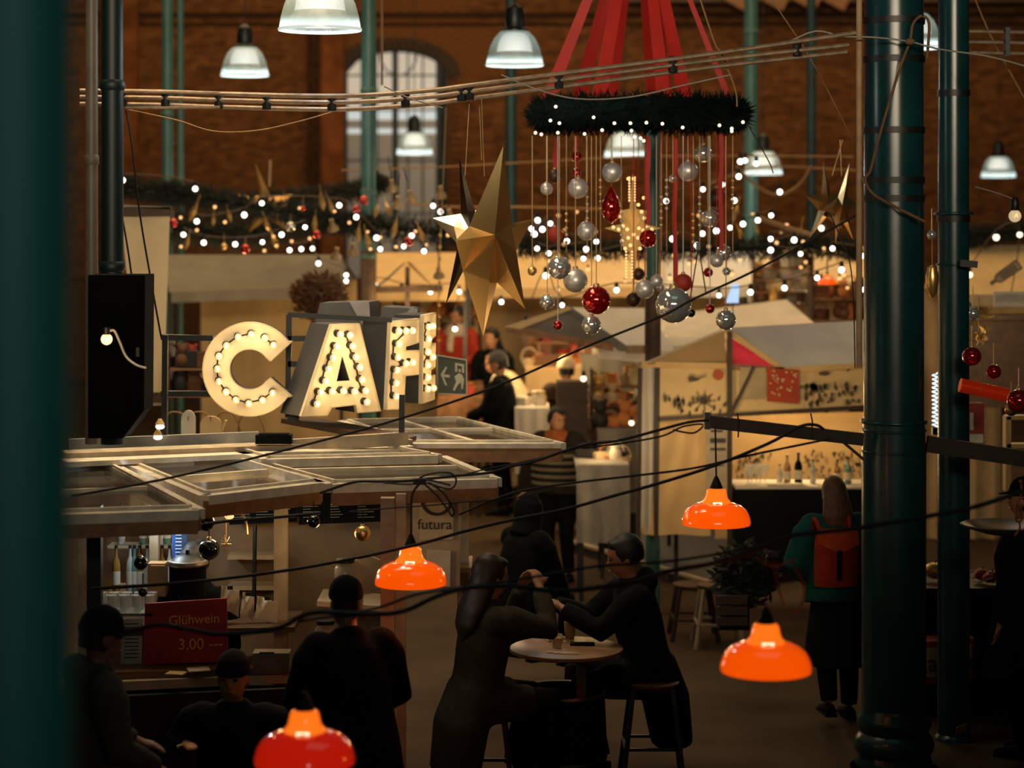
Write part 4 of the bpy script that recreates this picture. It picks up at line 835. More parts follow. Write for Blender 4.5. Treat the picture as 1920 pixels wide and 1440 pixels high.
for i, (x, y, lb) in enumerate(((647, 1085, 'tall glass storage jar on the back counter of the booth'), (610, 1200, 'big round glass jar beside the person in black'))):
    t = thing('glass_jar', lb, 'jar', W(x, y + 30, 11.9)); part('jar', MB().lathe([(.05, 0), (.06, .02), (.06, .15), (.045, .17), (.05, .18)], seg=18), mat('jar_glass', (.45, .42, .36), .08, alpha=.35, coat=.6), t, True); part('lid', MB().lathe([(.052, .18), (.052, .2), (.02, .205)], seg=16), DARK, t, True)
one('tan_crate', MB().box(W(296, 1085, 12.3), (.1, .1, .19)).box(W(296, 1085, 12.24), (.08, .01, .15)), mat('kraft_card', (.42, .24, .1), .8), 'tan cardboard carton beside the bottles', 'carton')
one('round_chair_back', MB().ext([W(x, y, 11.9) for x, y in ((655, 1080), (662, 1052), (690, 1042), (712, 1050), (716, 1110), (660, 1118))], (0, .03, 0)), CP, 'rounded pale chair back between jar and booth post', 'chair')
# long bench table by the poster
t = thing('side_table', 'brown side table below the poster with two small lit candles under it', 'table', W(800, 1250, 12.9)); part('table_top', MB().box((0, 0, .62), (.55, .45, .03)), mat('table_brown', (.2, .1, .04), .4, var=.2), t)
for sx in (-1, 1):
    for sy in (-1, 1): part('leg', MB().box((sx * .24, sy * .19, .3), (.035, .035, .61)), DBRN, t)
# ---------------------------------------------------------------- orange lamps
ORG = bpy.data.materials.new('orange_glass_shade'); ORG.use_nodes = True
def shade_mat(name, base, em, st_):
    m = mat(name, base, .15, emit=st_, ecol=em, var=.08, scale=5, coat=1); return m
O1 = shade_mat('orange_lit_shade', (.9, .13, .01), (1, .088, .0), .92); O2 = shade_mat('red_lit_shade', (.7, .02, .008), (1, .018, .003), .42)
O3 = shade_mat('orange_lit_neck', (.9, .2, .02), (1, .16, .008), 1.15)
def olamp(label, px, y, w, D, m, top=None):
    s = F / D; k = w / s / 2; P = W(px, y, D); t = thing('pendant_lamp', label, 'lamp', P, group='orange glass pendant lamps on the black cables')
    pr = [(1.0, .0), (1.01, .06), (.995, .16), (.955, .29), (.87, .43), (.74, .53), (.58, .60), (.42, .64)]
    part('shade', MB().lathe([(r * k, z * k) for r, z in pr] + [(r * k * .97, z * k) for r, z in pr[::-1]], seg=40, close=False), m, t, True)
    nk = [(.43, .63), (.41, .68), (.34, .76), (.31, .88), (.29, .98), (.26, 1.03), (.12, 1.06)]
    nkp = part('neck', MB().lathe([(r * k, z * k) for r, z in nk], seg=28), O3, t, True)
    part('bulb', MB().sph((0, -.02 * k, .5 * k), .16 * k), BULBC, t, True)
    part('window_slot', MB().box((0, -.40 * k, .665 * k), (.26 * k, .03 * k, .06 * k)), mat('lamp_hot_spot', (1, .9, .7), .4, emit=1.6, ecol=(1, .8, .5)), nkp)
    part('canopy', MB().lathe([(.2 * k, 1.06 * k), (.15 * k, 1.18 * k), (.07 * k, 1.36 * k), (.03 * k, 1.42 * k)], seg=16), CABLE, t, True)
    point('pendant_lamp_light', P + V((0, 0, -.03)), 1.6, (1, .35, .08), .04)
    return t, k
t, k = olamp('orange pendant lamp hanging from the crossbeam in front of the bar stall', 1343, 983, 128, 11.6, O1); part('cord', MB().tube([(0, 0, 1.4 * k), W(1341, 796, 11.6) - V(t.location)], .005, 6), CABLE, t)
t, k = olamp('orange pendant lamp hanging by the poster on a looped cable', 770, 1095, 134, 10.9, O1)
part('cord', MB().tube([W(x, y, 10.9) - V(t.location) for x, y in ((771, 1000), (771, 950), (774, 925), (786, 908), (800, 900))], .006, 6, 5), CABLE, t, True)
t, k = olamp('orange pendant lamp hanging above the open floor near the red backpack', 1436, 1258, 170, 8.4, O1)
t, k = olamp('deep red pendant lamp lowest of all at the bottom edge', 571, 1430, 188, 7.9, O2)
t, k = olamp('tiny orange lamp far away over a stall beside the wooden pole', 1551, 533, 36, 22, O1); part('cord', MB().tube([(0, 0, 1.4 * k), (0, 0, .5)], .008, 5), CABLE, t)
# ---------------------------------------------------------------- black cables
CB = [
 ('long black cable rising straight from the cafe roof to the wooden pole', [(135, 930), (300, 900), (483, 857), (700, 800), (871, 746), (975, 706), (1097, 651), (1240, 593), (1300, 561), (1418, 506), (1560, 429), (1604, 404)], 11.0, .0065),
 ('black cable crossing the booth and lamp up to the crossbeam end', [(170, 1104), (300, 1096), (420, 1085), (560, 1066), (660, 1048), (700, 1040), (795, 1018), (868, 997), (960, 975), (1060, 955), (1150, 930), (1240, 905), (1340, 873), (1440, 832), (1500, 800), (1530, 797), (1545, 806)], 10.8, .0085),
 ('thinner black cable joining the crossbeam underside', [(860, 965), (960, 925), (1070, 906), (1190, 892), (1300, 878), (1400, 855), (1560, 822)], 10.9, .006),
 ('tangled black cable over the edge of the window sash roof', [(600, 925), (660, 905), (710, 903), (760, 902), (800, 898), (860, 892), (920, 886), (960, 874), (1000, 866), (1090, 836), (1160, 826), (1230, 808), (1290, 792), (1330, 788)], 10.85, .0075),
 ('second strand twisted along the cable to the crossbeam', [(1090, 840), (1160, 832), (1240, 818), (1280, 800), (1318, 796), (1300, 812), (1262, 806)], 10.85, .005),
 ('thick black cable swinging low in front of the people at the bottom', [(215, 1196), (290, 1172), (350, 1180), (420, 1190), (520, 1178), (560, 1158), (600, 1148), (700, 1152), (760, 1145), (820, 1118), (880, 1102), (960, 1100), (1060, 1108), (1180, 1092), (1260, 1070), (1340, 1056), (1420, 1030), (1480, 1006), (1540, 998), (1610, 990), (1740, 968), (1830, 950), (1935, 915)], 8.6, .010),
 ('thin black cable running just above the thick low one', [(560, 1165), (700, 1142), (780, 1115), (880, 1100), (1000, 1082), (1120, 1062), (1240, 1054), (1340, 1040), (1450, 1018)], 8.9, .006),
 ('black cable strung under the sash roof over the bottles', [(150, 1000), (230, 1000), (330, 992), (420, 978), (520, 970), (600, 962)], 11.0, .008),
 ('black cable from the sash roof past the poster', [(655, 960), (740, 952), (800, 948), (870, 941), (960, 934), (1040, 918)], 10.9, .004),
 ('thin black cable crossing the striped jacket', [(860, 893), (910, 880), (1000, 862), (1090, 838)], 10.9, .004)]
for lb, p, D, r in CB: one('black_cable', MB().tube([W(x, y, D) for x, y in p], r, 7, 5), CABLE, lb, 'cable', smooth=True)
t = thing('cable_coil', 'looped surplus of black cable tied at the sash roof corner', 'cable', W(800, 965, 10.8))
for L in ([(775, 905), (800, 890), (840, 886), (855, 898), (850, 914), (835, 916), (800, 905)], [(790, 902), (820, 930), (842, 960), (848, 968), (850, 955), (832, 925), (805, 905)], [(720, 905), (770, 908), (800, 900), (845, 910)]):
    part('loop', MB().tube([W(x, y, 10.8) for x, y in L], .005, 6, 5), CABLE, t, True, True)
part('tie', MB().box(W(788, 903, 10.78), (.06, .03, .03)), CABLE, t, world=True)
t = thing('cable_coil', 'orange brown wire loops above the lamp near the backpack', 'cable', W(1470, 1150, 8.6))
for L in ([(1440, 1035), (1452, 1070), (1462, 1110), (1470, 1135)], [(1480, 1050), (1500, 1080), (1508, 1110), (1500, 1140), (1480, 1150)], [(1420, 1045), (1450, 1062), (1490, 1048)]):
    part('loop', MB().tube([W(x, y, 8.6) for x, y in L], .004, 6, 5), mat('copper_wire', (.3, .09, .02), .4, .5), t, True, True)
part('tie', MB().sph(W(1452, 1050, 8.6), .02, (1.6, 1, .8)), CABLE, t, True, True)
t = thing('hanging_hook', 'copper coloured wire hook dangling at the right edge', 'hook', W(1910, 1000, 11)); 
for L in ([(1913, 900), (1916, 925), (1908, 945), (1914, 965)], [(1906, 945), (1905, 975), (1915, 975), (1914, 945)], [(1910, 975), (1912, 990), (1903, 1005)]):
    part('wire', MB().tube([W(x, y, 11) for x, y in L], .005, 6, 4), mat('copper_wire', 0), t, True, True)
part('bead', MB().sph(W(1914, 903, 11), .01), mat('copper_wire', 0), t, True, True)
# ---------------------------------------------------------------- market stalls
def sag(a=.04, n=1): return lambda u, v: (0, 0, -a * sin(pi * u) * sin(pi * v))
def fold(a=.02, f=20): return lambda u, v: (a * .5 * sin(v * 3), a * sin(u * f) * (.3 + v), 0)
def tent(label, ridge, eave, wall_m, roof_m, D, dy=1.0, back=True, zfoot=0, wally=None, posts=(0, 1), name='market_stall'):
    (rx0, ry0), (rx1, ry1) = ridge; (ex0, ey0), (ex1, ey1) = eave
    t = thing(name, label, 'stall', (W((ex0 + ex1) / 2, 0, D).x, D, zfoot))
    r0, r1, e0, e1 = W(rx0, ry0, D + dy), W(rx1, ry1, D + dy), W(ex0, ey0, D), W(ex1, ey1, D)
    part('roof_canvas', MB().sheet(r0, r1, e1, e0, 10, 6, sag(.05)), roof_m, t, True, True)
    b0, b1 = e0 + V((0, 2 * dy, 0)), e1 + V((0, 2 * dy, 0))
    part('roof_canvas', MB().sheet(r0, r1, b1, b0, 8, 4, sag(.04)), roof_m, t, True, True)
    part('gable', MB().ext([r0 + V((.02, 0, -.01)), e0 + V((.02, 0, 0)), b0 + V((.02, 0, 0))], (.012, 0, 0)), roof_m, t, world=True)
    part('gable', MB().ext([r1 - V((.02, 0, .01)), e1 - V((.02, 0, 0)), b1 - V((.02, 0, 0))], (-.012, 0, 0)), roof_m, t, world=True)
    part('valance', MB().sheet(e0 + V((0, -.01, 0)), e1 + V((0, -.01, 0)), e1 + V((0, -.01, -.12)), e0 + V((0, -.01, -.12)), 16, 2, fold(.012, 30), .004), roof_m, t, True, True)
    if back: part('back_wall', MB().sheet(b0 + V((0, -.05, 0)), b1 + V((0, -.05, 0)), V((b1.x, b1.y - .05, zfoot)), V((b0.x, b0.y - .05, zfoot)), 24, 4, fold(.03, 26)), wall_m, t, True, True)
    for f in posts:
        for q in (e0.lerp(e1, f), b0.lerp(b1, f)): part('pole', MB().bar(V((q.x, q.y + .03, zfoot)), q, .04, .04), DARK, t, world=True)
    return t
def stall_light(px, py, D, p=14, c=WARM): point('stall_bulb_and_fill', W(px, py, D), p * 1.35, c, .08)
def table(label, x0, x1, ytop, D, dp=.7, m=TAN, drop=.75, name='market_table'):
    a, b = W(x0, ytop, D), W(x1, ytop, D); t = thing(name, label, 'table', ((a.x + b.x) / 2, D, 0))
    part('table_top', MB().box(((a.x + b.x) / 2, D + dp / 2, a.z - .015), (b.x - a.x, dp, .03)), m, t, world=True)
    part('cloth', MB().sheet(V((a.x, D, a.z)), V((b.x, D, a.z)), V((b.x, D - .02, a.z - drop)), V((a.x, D - .02, a.z - drop)), 30, 3, fold(.012, 17), .004), m, t, True, True)
    for x in (a.x + .05, b.x - .05):
        for y in (D + .05, D + dp - .05): part('leg', MB().box((x, y, (a.z - .03) / 2), (.04, .04, a.z - .03)), DARK, t, world=True)
    return t
# far row
tent('long grey roofed stall left of the dark post with a draped tan back sheet', [(300, 478), (640, 478)], [(318, 548), (640, 536)], TAN, GREYC, 24, 1.2)
tent('cream roofed stall between the dark post and the gold star', [(690, 474), (872, 474)], [(690, 545), (872, 545)], TAN, TAN, 25, 1.2)
tent('wide cream stall behind the hanging baubles', [(880, 468), (1240, 466)], [(880, 540), (1242, 538)], TAN, TAN, 26, 1.4)
tent('cream canvas stall behind the bulbs right of the wreath', [(1236, 470), (1420, 470)], [(1238, 540), (1420, 538)], TAN, WHT, 26.4, 1.2)
tent('cream canvas stall furthest right before the thick column', [(1410, 466), (1640, 464)], [(1410, 532), (1645, 530)], TAN, TAN, 27, 1.2)
tent('cream canopied stall behind the slim column at the right edge', [(1800, 462), (1960, 460)], [(1800, 552), (1960, 552)], TAN, TAN, 21, 1.0)
g = thing('gable_stall', 'small pointed tan gable roof left of the gold star', 'stall', W(762, 545, 23.4))
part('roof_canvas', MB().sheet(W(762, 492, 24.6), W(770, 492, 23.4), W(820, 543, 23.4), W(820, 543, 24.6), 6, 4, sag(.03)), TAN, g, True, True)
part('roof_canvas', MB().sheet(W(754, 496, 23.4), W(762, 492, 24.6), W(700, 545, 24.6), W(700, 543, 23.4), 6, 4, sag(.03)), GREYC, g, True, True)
part('pole', MB().bar(W(764, 500, 23.5), W(764, 640, 23.5), .05, .05), DBRN, g, world=True); part('cross_bar', MB().bar(W(700, 543, 23.4), W(830, 541, 23.4), .04, .07), DBRN, g, world=True)
# bush behind the letters
def bush(label, px, py, w, h, D, mname, colr, n=900, name='bush', L=.11):
    t = thing(name, label, 'plant', W(px, py + h / 2, D)); s = F / D; c = W(px, py, D); m = MB()
    for i in range(n):
        a, b = random.uniform(0, 2 * pi), random.uniform(-1, 1); rr = random.uniform(.3, 1) ** .5
        p = c + V((w / 2 / s * rr * cos(a) * math.sqrt(1 - b * b), w / 2 / s * rr * sin(a), h / 2 / s * b * rr))
        d = V((random.uniform(-1, 1), random.uniform(-1, 1), random.uniform(-.3, 1))).normalized(); o = d.orthogonal().normalized() * L * .16; l = L * random.uniform(.5, 1.2)
        m.add([p, p + d * l * .5 + o, p + d * l, p + d * l * .5 - o], [(0, 1, 2), (0, 2, 3)])
    part('leaves', m, mat(mname, colr, .7, var=.4), t, world=True, kind='stuff'); sm = MB()
    for i in range(7): a = i * .9; sm.tube([c + V((0, 0, -h / 2 / s)), c + V((w / 4 / s * cos(a), w / 4 / s * sin(a), 0)), c + V((w / 2.4 / s * cos(a), w / 2.4 / s * sin(a), h / 2.6 / s))], [.02, .005], 5)
    part('branches', sm, DBRN, t, world=True); return t
bush('reddish brown dried bush standing behind the letter A', 598, 560, 100, 90, 20, 'russet_leaves', (.13, .05, .015))
# mid-hall market counters and tents
tent('white roofed stall with a cream gable edge under the biggest red bauble', [(1068, 577), (1212, 578)], [(1120, 648), (1268, 660)], TAN, WHT, 19.8, 1.6, back=False, posts=(1,))
g = thing('gable_stall', 'open cream gable front beside the white roof under the red bauble', 'stall', W(1040, 640, 19.6))
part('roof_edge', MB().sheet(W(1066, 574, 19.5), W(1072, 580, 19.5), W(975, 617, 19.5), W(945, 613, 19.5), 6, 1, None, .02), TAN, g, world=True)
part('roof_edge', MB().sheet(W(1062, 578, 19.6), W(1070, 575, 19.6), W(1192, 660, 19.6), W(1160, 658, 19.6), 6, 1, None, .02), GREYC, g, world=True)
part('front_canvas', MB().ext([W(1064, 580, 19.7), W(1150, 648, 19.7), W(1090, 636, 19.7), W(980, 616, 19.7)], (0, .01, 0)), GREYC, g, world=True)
part('front_bar', MB().bar(W(950, 616, 19.55), W(1150, 652, 19.55), .06, .06), BRN, g, world=True)
tent('white roofed stall behind the printed stall', [(1240, 592), (1475, 562)], [(1255, 650), (1550, 626)], WHT, WHT, 21.8, 1.4, back=False)
# printed bar stall
PRD = 18.2
ps = thing('market_stall', 'bar stall with printed cloth banner, cream roof and magenta cloth inside its gable', 'stall', W(1400, 1140, PRD))
pk, lc, rc = W(1358, 616, PRD), W(1203, 683, PRD), W(1470, 694, PRD)
pk2, lc2, rc2 = W(1650, 600, PRD + 1.2), W(1500, 640, PRD + 1.4), W(1700, 680, PRD - .1)
part('roof_canvas', MB().sheet(pk, pk2, rc2, rc, 12, 8, sag(.07)), WHT, ps, True, True)
part('roof_canvas', MB().sheet(pk, pk2, lc2 + V((-.6, .6, -.1)), lc, 12, 6, sag(.05)), WHT, ps, True, True)
part('gable_cloth', MB().ext([lc + V((.03, -.02, 0)), W(1358, 620, PRD - .02), W(1362, 685, PRD - .02), W(1240, 684, PRD - .02)], (0, .01, 0)), mat('tan_gable', (.36, .25, .13), .9, var=.06), ps, world=True)
part('gable_trim', MB().bar(lc, W(1362, 686, PRD - .03), .03, .05), TAN, ps, world=True)
part('gable_lining', MB().ext([W(1362, 628, PRD + .3), W(1450, 682, PRD + .3), W(1440, 690, PRD + .3), W(1362, 688, PRD + .3)], (0, .01, 0)), mat('magenta_cloth', (.52, .03, .09), .8, emit=.05, ecol=(1, .03, .12)), ps, world=True)
part('gable_lining', MB().ext([W(1362, 626, PRD + .29), W(1374, 640, PRD + .29), W(1378, 686, PRD + .29), W(1362, 686, PRD + .29)], (0, .005, 0)), REDT, ps, world=True)
part('gable_trim', MB().bar(W(1360, 618, PRD), rc, .03, .045), TAN, ps, world=True)
part('gable_trim', MB().bar(W(1370, 688, PRD), rc, .03, .05), BRN, ps, world=True); part('eave_trim', MB().bar(rc, rc2, .03, .045), TAN, ps, world=True)
BP = mat('stall_pole_brown', (.035, .02, .012), .6)
for p, q_, w in ((W(1368, 622, PRD - .05), W(1368, 1090, PRD - .05), .04), (W(1233, 690, PRD), W(1230, 1010, PRD), .04), (W(1200, 690, PRD), W(1196, 1060, PRD), .04)): part('pole', MB().bar(p, q_, w, w), BP, ps, world=True)
part('brace', MB().bar(W(1370, 778, PRD - .06), W(1414, 686, PRD - .06), .025, .025), BP, ps, world=True)
part('rail', MB().bar(W(1236, 786, PRD - .04), W(1640, 762, PRD - .04), .035, .03), BP, ps, world=True)
part('curtain', MB().sheet(W(1198, 686, PRD + .02), W(1233, 686, PRD + .02), W(1230, 1000, PRD + .02), W(1200, 1000, PRD + .02), 8, 4, fold(.02, 9)), WHT, ps, True, True)
CN = mat('cream_print_cloth', (.66, .5, .27), .85, var=.04)
part('banner', MB().sheet(W(1236, 690, PRD), W(1645, 690, PRD), W(1645, 764, PRD), W(1236, 788, PRD), 16, 3, fold(.01, 20)), CN, ps, True, True)
part('side_sheet', MB().sheet(W(1236, 786, PRD + .02), W(1328, 784, PRD + .02), W(1332, 1004, PRD + .02), W(1204, 1002, PRD + .02), 12, 8, lambda u, v: (0, .04 * sin(u * 9 + v * 3), 0)), TAN, ps, True, True)
part('back_sheet', MB().sheet(W(1340, 780, PRD + 1.2), W(1700, 770, PRD + 1.2), W(1700, 1010, PRD + 1.2), W(1340, 1010, PRD + 1.2), 14, 6, fold(.03, 14)), TAN, ps, True, True)
stall_light(1480, 790, PRD + .4, 17); stall_light(1290, 830, PRD - .8, 9); stall_light(1430, 730, PRD - 1.1, 8)
# prints on the banner: flat ink silhouettes
ink2 = mat('grey_ink', (.09, .07, .05), .8); pr_ = MB(); y0 = PRD - .035; random.seed(3)
def blot(mb, x, y, w, h, n=7, D=y0): mb.ext([W(x + w * cos(2 * pi * k / n) * random.uniform(.5, 1), y + h * sin(2 * pi * k / n) * random.uniform(.5, 1), D) for k in range(n)], (0, .004, 0))
for i in range(26): x = random.uniform(1245, 1362); blot(pr_, x, random.uniform(745, 778), random.uniform(2, 5), random.uniform(4, 13))
for k in range(9): a = 2 * pi * k / 9; pr_.bar(W(1318, 752, y0), W(1318 + 24 * cos(a), 752 + 19 * sin(a), y0), .006, .014, (0, 1, 0))
blot(pr_, 1318, 752, 10, 10); blot(pr_, 1300, 711, 14, 7); pr_.bar(W(1292, 716, y0), W(1324, 705, y0), .006, .02, (0, 1, 0))
for i in range(46): x = random.uniform(1500, 1612); blot(pr_, x, random.uniform(722, 758), random.uniform(2, 6), random.uniform(4, 11))
blot(pr_, 1545, 700, 13, 6); blot(pr_, 1590, 694, 4, 4)
part('print', pr_, ink2, ps, world=True, kind='stuff')
part('print', MB().ext([W(1347 + 10 * cos(a), 703 + 10 * sin(a), y0) for a in [2 * pi * k / 16 for k in range(16)]], (0, .004, 0)), mat('orange_ink', (.45, .09, .03), .7), ps, world=True, label='round orange emblem')
rp_ = MB().ext([W(1438, 690, y0 - .02), W(1498, 694, y0 - .02), W(1498, 757, y0 - .02), W(1438, 752, y0 - .02)], (0, .006, 0))
part('red_print_cloth', rp_, mat('red_ink_cloth', (.38, .05, .02), .8), ps, world=True, label='red and cream printed cloth square'); cp_ = MB()
for i in range(28): blot(cp_, random.uniform(1442, 1494), random.uniform(694, 742), random.uniform(1.5, 4), random.uniform(1.5, 4), 6, y0 - .03)
part('print', cp_, CN, ps, world=True, kind='stuff')
part('pale_print_cloth', MB().sheet(W(1388, 688, y0), W(1436, 690, y0), W(1436, 750, y0), W(1388, 750, y0), 8, 2, lambda u, v: (0, 0, .015 * abs(sin(u * 10)) * v)), mat('pale_lace', (.42, .35, .22), .9), ps, world=True)
lw_ = MB()
for i in range(40): blot(lw_, random.uniform(1382, 1432), random.uniform(850, 915), random.uniform(1.5, 4), random.uniform(3, 9), 6, PRD + 1.1)
for i in range(60): blot(lw_, random.uniform(1505, 1615), random.uniform(845, 915), random.uniform(1.5, 5), random.uniform(2, 7), 6, PRD + 1.1)
for x in (1417, 1430, 1445, 1523, 1540, 1565, 1582, 1598): blot(lw_, x, 852, 2.5, 8, 6, PRD + 1.1)
part('print', lw_, ink2, ps, world=True, kind='stuff')
t = thing('poster', 'grey poster hung on the bar stall left of its middle pole', 'poster', W(1345, 900, PRD - .1)); part('sheet', MB().ext([W(1325, 800, PRD - .1), W(1364, 800, PRD - .1), W(1362, 925, PRD - .1), W(1324, 925, PRD - .1)], (0, .01, 0)), mat('grey_paper', (.33, .29, .22), .8), t, world=True)
part('print', MB().box(W(1346, 826, PRD - .11), (.13, .006, .04)).box(W(1346, 842, PRD - .11), (.13, .006, .02)).box(W(1344, 808, PRD - .11), (.1, .006, .02)).box(W(1344, 872, PRD - .11), (.13, .006, .008)), INK, t, world=True, kind='stuff')
bc = table('bar counter with white top and black cloth in the printed stall', 1378, 1640, 917, PRD - .1, .6, BLACKC, .72, 'bar_counter')
part('white_top', MB().box(V((W(1509, 0, PRD).x, PRD + .15, W(0, 917, PRD - .1).z + .01)), (1.2, .5, .02)), WHT, bc, world=True)
zc = W(0, 917, PRD - .1).z + .022
for i, x in enumerate((1402, 1410, 1418, 1426, 1434)):
    t = thing('wine_glass', 'clear wine glass in the cluster at the bar end, %s from the middle pole' % ORD[i], 'glass', V((W(x, 0, PRD + .05).x, PRD + .02 + .06 * (i % 2), zc)), group='wine glasses on the bar')
    part('bowl', MB().lathe([(.008, .07), (.03, .1), (.034, .14), (.028, .17)], seg=12, close=False), mat('wine_glass_clear', (.7, .68, .6), .08, alpha=.5), t, True); part('stem', MB().lathe([(.03, 0), (.028, .004), (.004, .01), (.004, .07)], seg=10), mat('wine_glass_clear', 0), t, True)
for x, h, r, m, lb in ((1497, .26, .034, BLACKC, 'black wine bottle standing alone on the bar'), (1476, .24, .03, BOTG[0], 'amber bottle beside the black bottle on the bar'), (1462, .16, .026, BOTG[1], 'short pale bottle left of the amber one on the bar'), (1524, .2, .026, BOTG[1], 'pale bottle right of the black one on the bar'), (1570, .2, .03, BOTG[0], 'bottle behind the woman with the red backpack'), (1590, .22, .03, BOTG[2], 'greenish bottle against the thick column')):
    bottle('bottle', lb, V((W(x, 0, PRD + .1).x, PRD + .1, zc)), h, r, m)
one('folded_cloth', MB().box(V((W(1470, 0, PRD).x, PRD - .05, zc + .01)), (.3, .1, .02)), PAPER, 'white folded cloth on the bar edge', 'cloth')
# platform and steps
t = thing('low_platform', 'low dark platform with a pale edge strip leading to the bar stall', 'platform', W(1200, 1060, 20)); 
q4 = [Hp(1060, 1012, .1), Hp(1330, 1092, .1), Hp(1700, 1040, .1), Hp(1250, 960, .1)]
part('deck', MB().ext(q4, (0, 0, -.1)), mat('platform_dark', (.05, .042, .035), .6, var=.2), t, world=True); part('edge_strip', MB().bar(q4[0], q4[1] , .05, .03), CP, t, world=True)
t = thing('step', 'wide wooden step with pale worn top in the passage beyond the sash roof', 'step', Hp(930, 950, .1))
part('tread', MB().ext([Hp(860, 936, .2), Hp(1010, 918, .2), Hp(1010, 880, .2), Hp(860, 890, .2)], (0, 0, -.04)), mat('worn_tan_wood', (.30, .2, .09), .6, var=.2, scale=3), t, world=True); part('riser', MB().ext([Hp(860, 936, .2), Hp(1010, 918, .2), Hp(1010, 918, .2) - V((0, 0, .2)), Hp(860, 936, .2) - V((0, 0, .2))], (0, .03, 0)), DBRN, t, world=True)
# mid-hall tables
table('cloth covered table with white top behind the man in the striped jacket', 965, 1030, 765, 22.6, .6, WHT, .7)
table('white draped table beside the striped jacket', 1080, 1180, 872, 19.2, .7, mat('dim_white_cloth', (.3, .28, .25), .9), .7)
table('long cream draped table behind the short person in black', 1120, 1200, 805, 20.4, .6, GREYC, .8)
table('brown wooden trader table below the man in the red sleeves', 820, 905, 745, 24.5, .7, BRN, .6)
table('tan covered trader table in the middle of the market', 985, 1110, 690, 24.8, .8, TAN, .6)
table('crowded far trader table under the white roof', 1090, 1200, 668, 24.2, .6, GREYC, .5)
for x, y, D, p in ((1000, 640, 23.5, 42), (955, 900, 19, 9), (1130, 700, 22, 16), (880, 640, 24, 18), (430, 600, 22.5, 34), (360, 690, 19, 8), (760, 600, 23, 16), (1330, 520, 25, 15), (1520, 520, 25, 15), (1880, 640, 17, 10), (1120, 820, 19.5, 4)): stall_light(x, y, D, p)  # the light over the wooden step is added fill, not a stall bulb
# goods
random.seed(21)
GM = [mat('goods_orange', (.55, .2, .05), .7), mat('goods_cream', (.55, .42, .25), .7), mat('goods_red', (.4, .04, .03), .6), mat('goods_brown', (.16, .07, .03), .7), mat('goods_white', (.6, .55, .45), .7), mat('goods_gold', (.6, .36, .1), .4, .5), mat('goods_blue', (.05, .1, .16), .6), mat('goods_black', (.012, .01, .01), .7)]
def mesh_of(kind, m):
    if kind == 'parcel': return MB().box((0, 0, .06), (.16, .12, .12)).box((0, 0, .122), (.02, .122, .006)).mesh('parcel', m)
    if kind == 'jar': return MB().lathe([(.045, 0), (.05, .01), (.05, .1), (.035, .12), (.04, .125), (.04, .145)], seg=12).mesh('jar', m, True)
    if kind == 'plush': return MB().sph((0, 0, .07), .07, (1, .9, 1)).sph((0, -.01, .17), .05).sph((-.04, 0, .21), .02).sph((.04, 0, .21), .02).mesh('plush', m, True)
    if kind == 'basket': return MB().lathe([(.06, 0), (.09, .09), (.095, .09), (.07, .02)], seg=14).tube([(-.09, 0, .09), (-.06, 0, .17), (0, 0, .2), (.06, 0, .17), (.09, 0, .09)], .007, 5, 3).mesh('basket', m, True)
gc = {}
def goods(x0, x1, y0, y1, D, n, where, kinds_=('parcel', 'jar', 'plush', 'basket'), cols_=range(8), sc=1):
    for i, gx in enumerate(sorted(random.uniform(x0, x1) for _ in range(n))):
        k = random.choice(kinds_); c = random.choice(list(cols_)); key = (k, c)
        if key not in gc: gc[key] = mesh_of(k, GM[c])
        o = bpy.data.objects.new({'parcel': 'parcel', 'jar': 'jar', 'plush': 'soft_toy', 'basket': 'basket'}[k], gc[key]); C.objects.link(o)
        o.location = W(gx, random.uniform(y0, y1), D + random.uniform(0, .35)); o.rotation_euler = (0, 0, random.uniform(-.6, .6)); o.scale = (sc * random.uniform(.8, 1.3),) * 3
        cn = ['orange', 'cream', 'red', 'brown', 'white', 'gold', 'blue', 'black'][c]
        o['label'] = '%s %s %s from left %s' % (cn, {'parcel': 'parcel', 'jar': 'jar', 'plush': 'plush', 'basket': 'basket'}[k], ORD[i], where); o['category'] = {'parcel': 'parcel', 'jar': 'jar', 'plush': 'toy', 'basket': 'basket'}[k]; o['group'] = 'goods ' + where; o['kind'] = 'thing'
goods(970, 1024, 766, 764, 22.9, 7, 'on the white covered table', ('jar', 'plush', 'parcel'), (1, 4, 4, 3))
goods(1084, 1176, 872, 868, 19.5, 9, 'on the white draped table', ('jar', 'parcel', 'basket'), (1, 4, 0, 7, 6))
goods(1122, 1198, 804, 800, 20.6, 9, 'on the long cream table', ('plush', 'jar', 'basket'), (0, 5, 1, 7))
goods(822, 903, 745, 742, 24.8, 10, 'on the brown trader table', ('parcel', 'jar', 'basket'), (0, 3, 1, 5, 2))
goods(988, 1108, 690, 688, 25.1, 14, 'on the tan trader table', ('parcel', 'parcel', 'plush', 'basket'), (0, 3, 3, 1, 7, 5))
goods(1092, 1198, 668, 664, 24.5, 12, 'on the far crowded table', ('parcel', 'jar', 'plush'), (0, 1, 4, 2, 6, 3))
